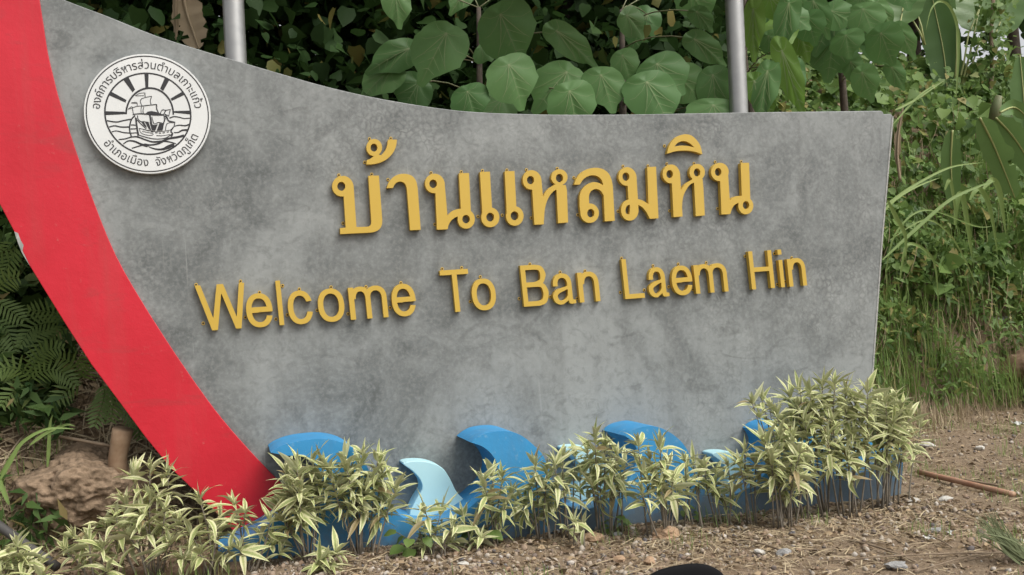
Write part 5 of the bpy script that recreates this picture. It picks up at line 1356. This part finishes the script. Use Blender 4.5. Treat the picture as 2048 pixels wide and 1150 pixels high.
# dead hanging leaves
def dead_leaf_hang(path, Y, w, label, seed):
    P = [onY(u, v, Y) for u, v in path]
    root = empty('dead_banana_leaf', tuple(map(float, P[0])), label, 'dead leaf', 'withered brown leaves')
    banana_leaf(root, P, w, 'blade', m_dead, 0.35, seed)
dead_leaf_hang([(362, -40), (372, 20), (385, 60), (398, 98)], 1.0, 0.18, 'withered brown leaf hanging over the wall left of the left steel post', 3)
dead_leaf_hang([(350, -60), (351, 20), (352, 80)], 0.95, 0.04, 'long dry brown stalk hanging beside the withered leaf', 4)
dead_leaf_hang([(1800, 360), (1795, 310), (1798, 260), (1806, 215)], 1.0, 0.045, 'dry straw-coloured strip beside the top right corner of the wall', 6)
# thin trunk at right
g0 = ground_hit(1976, 232); yq = float(g0[1])
P = [onY(1978, 215, yq), onY(1984, 140, yq), onY(1982, 60, yq), onY(1990, -40, yq)]
V, F = tube([g0] + P, [0.04, 0.03, 0.026, 0.024, 0.022], 8)
tt = empty('young_tree', tuple(map(float, g0)), 'thin brown tree trunk wrapped in creepers at the far right', 'tree')
link('trunk', mesh_py('trunk', [np.array(v) - g0 for v in V], F, True), m_twig, tt)
n = 420
tt_ = rng.random(n); Pq = np.array(P)
seg_i = np.clip((tt_ * 3).astype(int), 0, 2); fr = tt_ * 3 - seg_i
pp = Pq[seg_i] * (1 - fr[:, None]) + Pq[seg_i + 1] * fr[:, None] + rng.normal(size=(n, 3)) * np.array([0.16, 0.14, 0.1]) - g0
o = bulk('crown', heart, rand_T(pp, 0.085, 0.6, np.array([-0.25, -0.75, 0.6])), m_vine, tt)
# arching reeds
def reed(label, blades, base, group='long arching grasses on the right-hand bank', mat=None):
    b0_ = np.asarray(base, float)
    root = empty('reed_grass', tuple(map(float, b0_)), label, 'grass', group)
    for path, Y, w in blades:
        P = np.array(smooth_poly([onY(u, v, Y) for u, v in path], 6)); n_ = len(P)
        T_ = np.gradient(P, axis=0); T_ /= np.linalg.norm(T_, axis=1)[:, None]
        V, F, UV = [], [], []
        for i in range(n_):
            s = np.cross(T_[i], CAM - P[i] + np.array([0, 0, 2.0])); s /= np.linalg.norm(s); nn_ = np.cross(s, T_[i])
            wq = w * 0.5 * min(1, 0.35 + 3 * i / n_) * (1 - (i / (n_ - 1)) ** 3 * 0.95)
            for q in (-1, 0, 1): V.append(P[i] + s * q * wq + nn_ * abs(q) * wq * 0.35 - b0_); UV.append(((q + 1) / 2, i / n_))
        for i in range(n_ - 1):
            for j in range(2): a = i * 3 + j; F.append((a, a + 1, a + 4, a + 3))
        me = leaf_mesh('blade', (V, F, UV)); at = me.attributes.new('tint', 'FLOAT', 'POINT'); at.data.foreach_set('value', [random.uniform(0.2, 0.85)] * len(V))
        link('blade', me, mat or m_grass, root)
bp = onY(1912, 190, 2.4); bp[2] = gz(bp[0], bp[1])
reed('thin pale reed arching over beside the tall banana leaves', [([(1912, 195), (1917, 110), (1914, 50), (1898, 12), (1878, 3), (1862, 20), (1852, 60)], 2.2, 0.028)], bp)
bp = onY(1800, 560, 0.95); bp[2] = gz(bp[0], bp[1])
reed('clump of long arching grass blades close to the right edge of the wall', [([(1765, 520), (1830, 460), (1900, 400), (1960, 372), (1990, 362)], 0.9, 0.03), ([(1800, 560), (1810, 500), (1825, 488), (1855, 505), (1872, 540), (1878, 640)], 0.9, 0.026), ([(1762, 430), (1790, 400), (1830, 375), (1880, 355)], 0.8, 0.022), ([(1770, 410), (1830, 370), (1900, 335), (1965, 325)], 1.0, 0.022), ([(1775, 400), (1795, 440), (1810, 470), (1812, 520)], 0.7, 0.035), ([(1770, 560), (1790, 470), (1850, 420), (1950, 452), (1985, 452)], 1.0, 0.016), ([(1780, 480), (1850, 440), (1900, 470), (1940, 540), (1960, 590)], 1.1, 0.014), ([(1790, 220), (1830, 200), (1890, 160)], 0.9, 0.02), ([(1785, 250), (1840, 190), (1880, 165)], 0.9, 0.016)], bp)
bp = onY(1940, 520, 1.3); bp[2] = gz(bp[0], bp[1])
reed('tall reed with drooping leaf tips in front of the dark hollow', [([(1910, 450), (1915, 400), (1925, 392), (1938, 470), (1945, 520)], 1.3, 0.05), ([(1940, 400), (1955, 378), (1972, 395), (1985, 440), (1995, 510)], 1.3, 0.045), ([(1965, 380), (1985, 360), (1998, 380), (2005, 420), (2012, 470)], 1.3, 0.05), ([(1890, 380), (1900, 360), (1908, 400), (1912, 430)], 1.3, 0.03)], bp)
bp = ground_hit(2052, 1125)
reed('tuft of stiff grey-green grass at the bottom right corner', [([(2065 + random.uniform(-20, 30), 1128 + random.uniform(-8, 8)), (2020 + random.uniform(-15, 15), 1095 + random.uniform(-16, 14)), (1965 + random.uniform(-22, 25), 1050 + random.uniform(-35, 25))], float(bp[1]) + random.uniform(-.06, .06), 0.007) for _ in range(60)], bp, mat=leaf_mat('stiff_grass', (0.12, 0.15, 0.075), (0.22, 0.25, 0.14), 0.7, 0.1, gloss=0.1))
bp = onY(30, 960, 0.15); bp[2] = gz(bp[0], bp[1])
reed('broad green grass blades on the bank at the left edge', [([(0, 960), (20, 925), (45, 885), (95, 858), (150, 858)], 0.05, 0.022), ([(-15, 930), (10, 990), (18, 1010)], 0.05, 0.025), ([(95, 935), (98, 890), (100, 850), (105, 830)], 0.2, 0.02), ([(60, 890), (90, 868), (130, 850), (150, 852)], 0.2, 0.02), ([(-10, 1000), (10, 940), (30, 900)], 0.1, 0.03)], bp, 'grasses on the left bank')
# ferns
def fern(fronds, Y, label):
    b0_ = onY(*fronds[0][0], Y)
    root = empty('fern', tuple(map(float, b0_)), label, 'fern', 'ferns on the bank left of the prow')
    for path in fronds:
        P = np.array(smooth_poly([onY(u, v, Y - 0.03 * i) for i, (u, v) in enumerate(path)], 12))
        L_ = np.concatenate([[0], np.cumsum(np.linalg.norm(np.diff(P, axis=0), axis=1))])
        n_ = max(7, int(L_[-1] / 0.021)); q_ = np.linspace(0, L_[-1], n_)
        P = np.column_stack([np.interp(q_, L_, P[:, k]) for k in range(3)])
        T_ = np.gradient(P, axis=0); T_ /= np.linalg.norm(T_, axis=1)[:, None]
        Vs, Fs = tube([p - b0_ for p in P], 0.0025, 4)
        V, F = list(Vs), list(Fs)
        for i in range(1, n_):
            t = i / n_; l_ = 0.09 * math.sin(math.pi * (0.15 + 0.82 * t)) ** 0.8
            for sg in (-1, 1):
                s = np.cross(T_[i], CAM - P[i]); s /= np.linalg.norm(s)
                d = s * sg + T_[i] * 0.45 + np.array([0, 0, -0.25]); d /= np.linalg.norm(d)
                x = T_[i] * 0.007; o = len(V); q = P[i] - b0_
                V += [q - x, q + d * l_ * 0.5 - x * 1.1 + (0, 0, 0.004), q + d * l_, q + d * l_ * 0.5 + x * 1.1, q + x]; F += [(o, o + 1, o + 2, o + 3, o + 4)]
        link('frond', mesh_py('frond', V, F, True), m_fern, root)
fern([[(135, 645), (100, 645), (65, 655), (40, 690)], [(135, 650), (110, 670), (80, 690), (70, 730)], [(140, 640), (105, 625), (60, 620)]], 0.5, 'fern with drooping fronds left of the red prow')
fern([[(205, 765), (208, 790), (200, 820), (190, 850)], [(215, 770), (225, 800), (222, 840)], [(225, 790), (250, 810), (270, 840), (280, 875)]], 0.3, 'fern hanging behind the stump beside the prow')
fern([[(-10, 600), (20, 620), (45, 640)], [(-10, 640), (15, 660), (30, 700)], [(-10, 580), (15, 560), (35, 555)], [(-15, 680), (10, 710), (15, 760)]], 0.5, 'fern at the left edge of the picture under the prow')
fern([[(60, 760), (95, 740), (125, 745), (150, 770)], [(60, 765), (40, 740), (10, 735), (-15, 750)], [(60, 760), (70, 725), (95, 700), (125, 695)], [(55, 770), (30, 780), (5, 810)]], 0.42, 'fern on the earth slope above the boulder')
fern([[(165, 760), (150, 730), (120, 715)], [(165, 760), (180, 735), (178, 700)], [(165, 765), (140, 775), (115, 800)]], 0.4, 'small fern between the boulder and the prow')
fern([[(30, 480), (10, 500), (-15, 510)], [(35, 490), (15, 530), (0, 560)]], 0.6, 'fern high on the bank under the upper prow')

def weed(px, n, size, label):
    b0_ = ground_hit(*px)
    root = empty('weed', tuple(map(float, b0_)), label, 'weed', 'broad-leaved weeds at the foot of the wall')
    for k in range(n):
        a = k * 2.4 + random.random(); r = size * random.uniform(0.5, 1.3); h_ = size * random.uniform(0.5, 1.9)
        e = np.array([math.cos(a) * r, math.sin(a) * r, h_])
        V, F = tube([(0, 0, 0), e * np.array([0.4, 0.4, 0.7]), e], 0.002, 4)
        link('stalk', mesh_py('stalk', V, F, True), m_petiole, root)
        Rm = frame((math.cos(a), math.sin(a), random.uniform(-0.6, 0.1)), (0, -0.4, 1)) * size * random.uniform(0.9, 1.5)
        o = bpy.data.objects.new('leaf', weed_leaf); COL.objects.link(o); o.parent = root
        o.matrix_basis = Matrix([list(Rm[q]) + [float(e[q])] for q in range(3)] + [[0, 0, 0, 1]])
weed_leaf = leaf_mesh('leaf', strip_leaf(1.0, 0.8, 6, 0.6, 0.2, lambda t: math.sin(math.pi * (0.12 + 0.88 * t)) ** 0.8, 0.05, 2)); weed_leaf.materials.append(m_fern)
weed((965, 1092), 9, 0.06, 'rounded green weed between the pale wave shrubs and the gravel')
weed((1228, 1066), 9, 0.055, 'bright green weed left of the ochre rock')
weed((832, 1110), 10, 0.075, 'dark green weed below the first pale wave')
weed((1370, 1045), 7, 0.05, 'small green weed under the third blue wave')
weed((260, 1060), 12, 0.07, 'leafy weed between the boulder and the tall left shrub')
weed((120, 1045), 12, 0.07, 'leafy weed below the boulder near the black pipe')

# ------------------------------------------------------------------ mirror of the vehicle the picture was taken from
mc = onY(1369, 1210, -4.72)
mroot = empty('vehicle_mirror', tuple(map(float, mc)), 'black rounded top of a vehicle mirror at the bottom edge', 'mirror')
fw = -(CAM - mc) / np.linalg.norm(CAM - mc)
bm = bmesh.new(); bmesh.ops.create_uvsphere(bm, u_segments=32, v_segments=16, radius=1.0)
k_ = np.linalg.norm(mc - CAM) / FPX
for v in bm.verts:
    x, y, z = v.co
    p_ = 2.6
    x = math.copysign(abs(x) ** (2 / p_), x); z = math.copysign(abs(z) ** (2 / p_), z)
    v.co = (x * 92 * k_, (y if y > 0 else y * 0.25) * 45 * k_, z * 74 * k_)
me = bpy.data.meshes.new('housing'); bm.to_mesh(me); bm.free(); me.polygons.foreach_set('use_smooth', [True] * len(me.polygons))
m_mir = simple_mat('black_housing', (0.006, 0.006, 0.007), (0.008, 0.008, 0.009), 0.75, 5)
m_mir.node_tree.nodes['Principled BSDF'].inputs['Specular IOR Level'].default_value = 0.12
hou = link('housing', me, m_mir, mroot); hou.rotation_euler = (0, -0.075, -0.2)
V, F = tube([(0, 0.01, -60 * k_), (0.005, 0.02, -140 * k_), (0.03, 0.05, -260 * k_)], 0.006, 8)
link('stem', mesh_py('stem', V, F, True), m_mir, mroot)
gl = mesh_py('glass', [(80 * k_ * math.cos(a), -12.5 * k_, 48 * k_ * math.sin(a)) for a in np.linspace(0, 2 * math.pi, 25)[:-1]], [tuple(range(24))])
link('glass', gl, simple_mat('mirror_glass', (0.6, 0.62, 0.64), rough=0.05, metal=1.0), mroot).rotation_euler = (0, -0.075, -0.2)
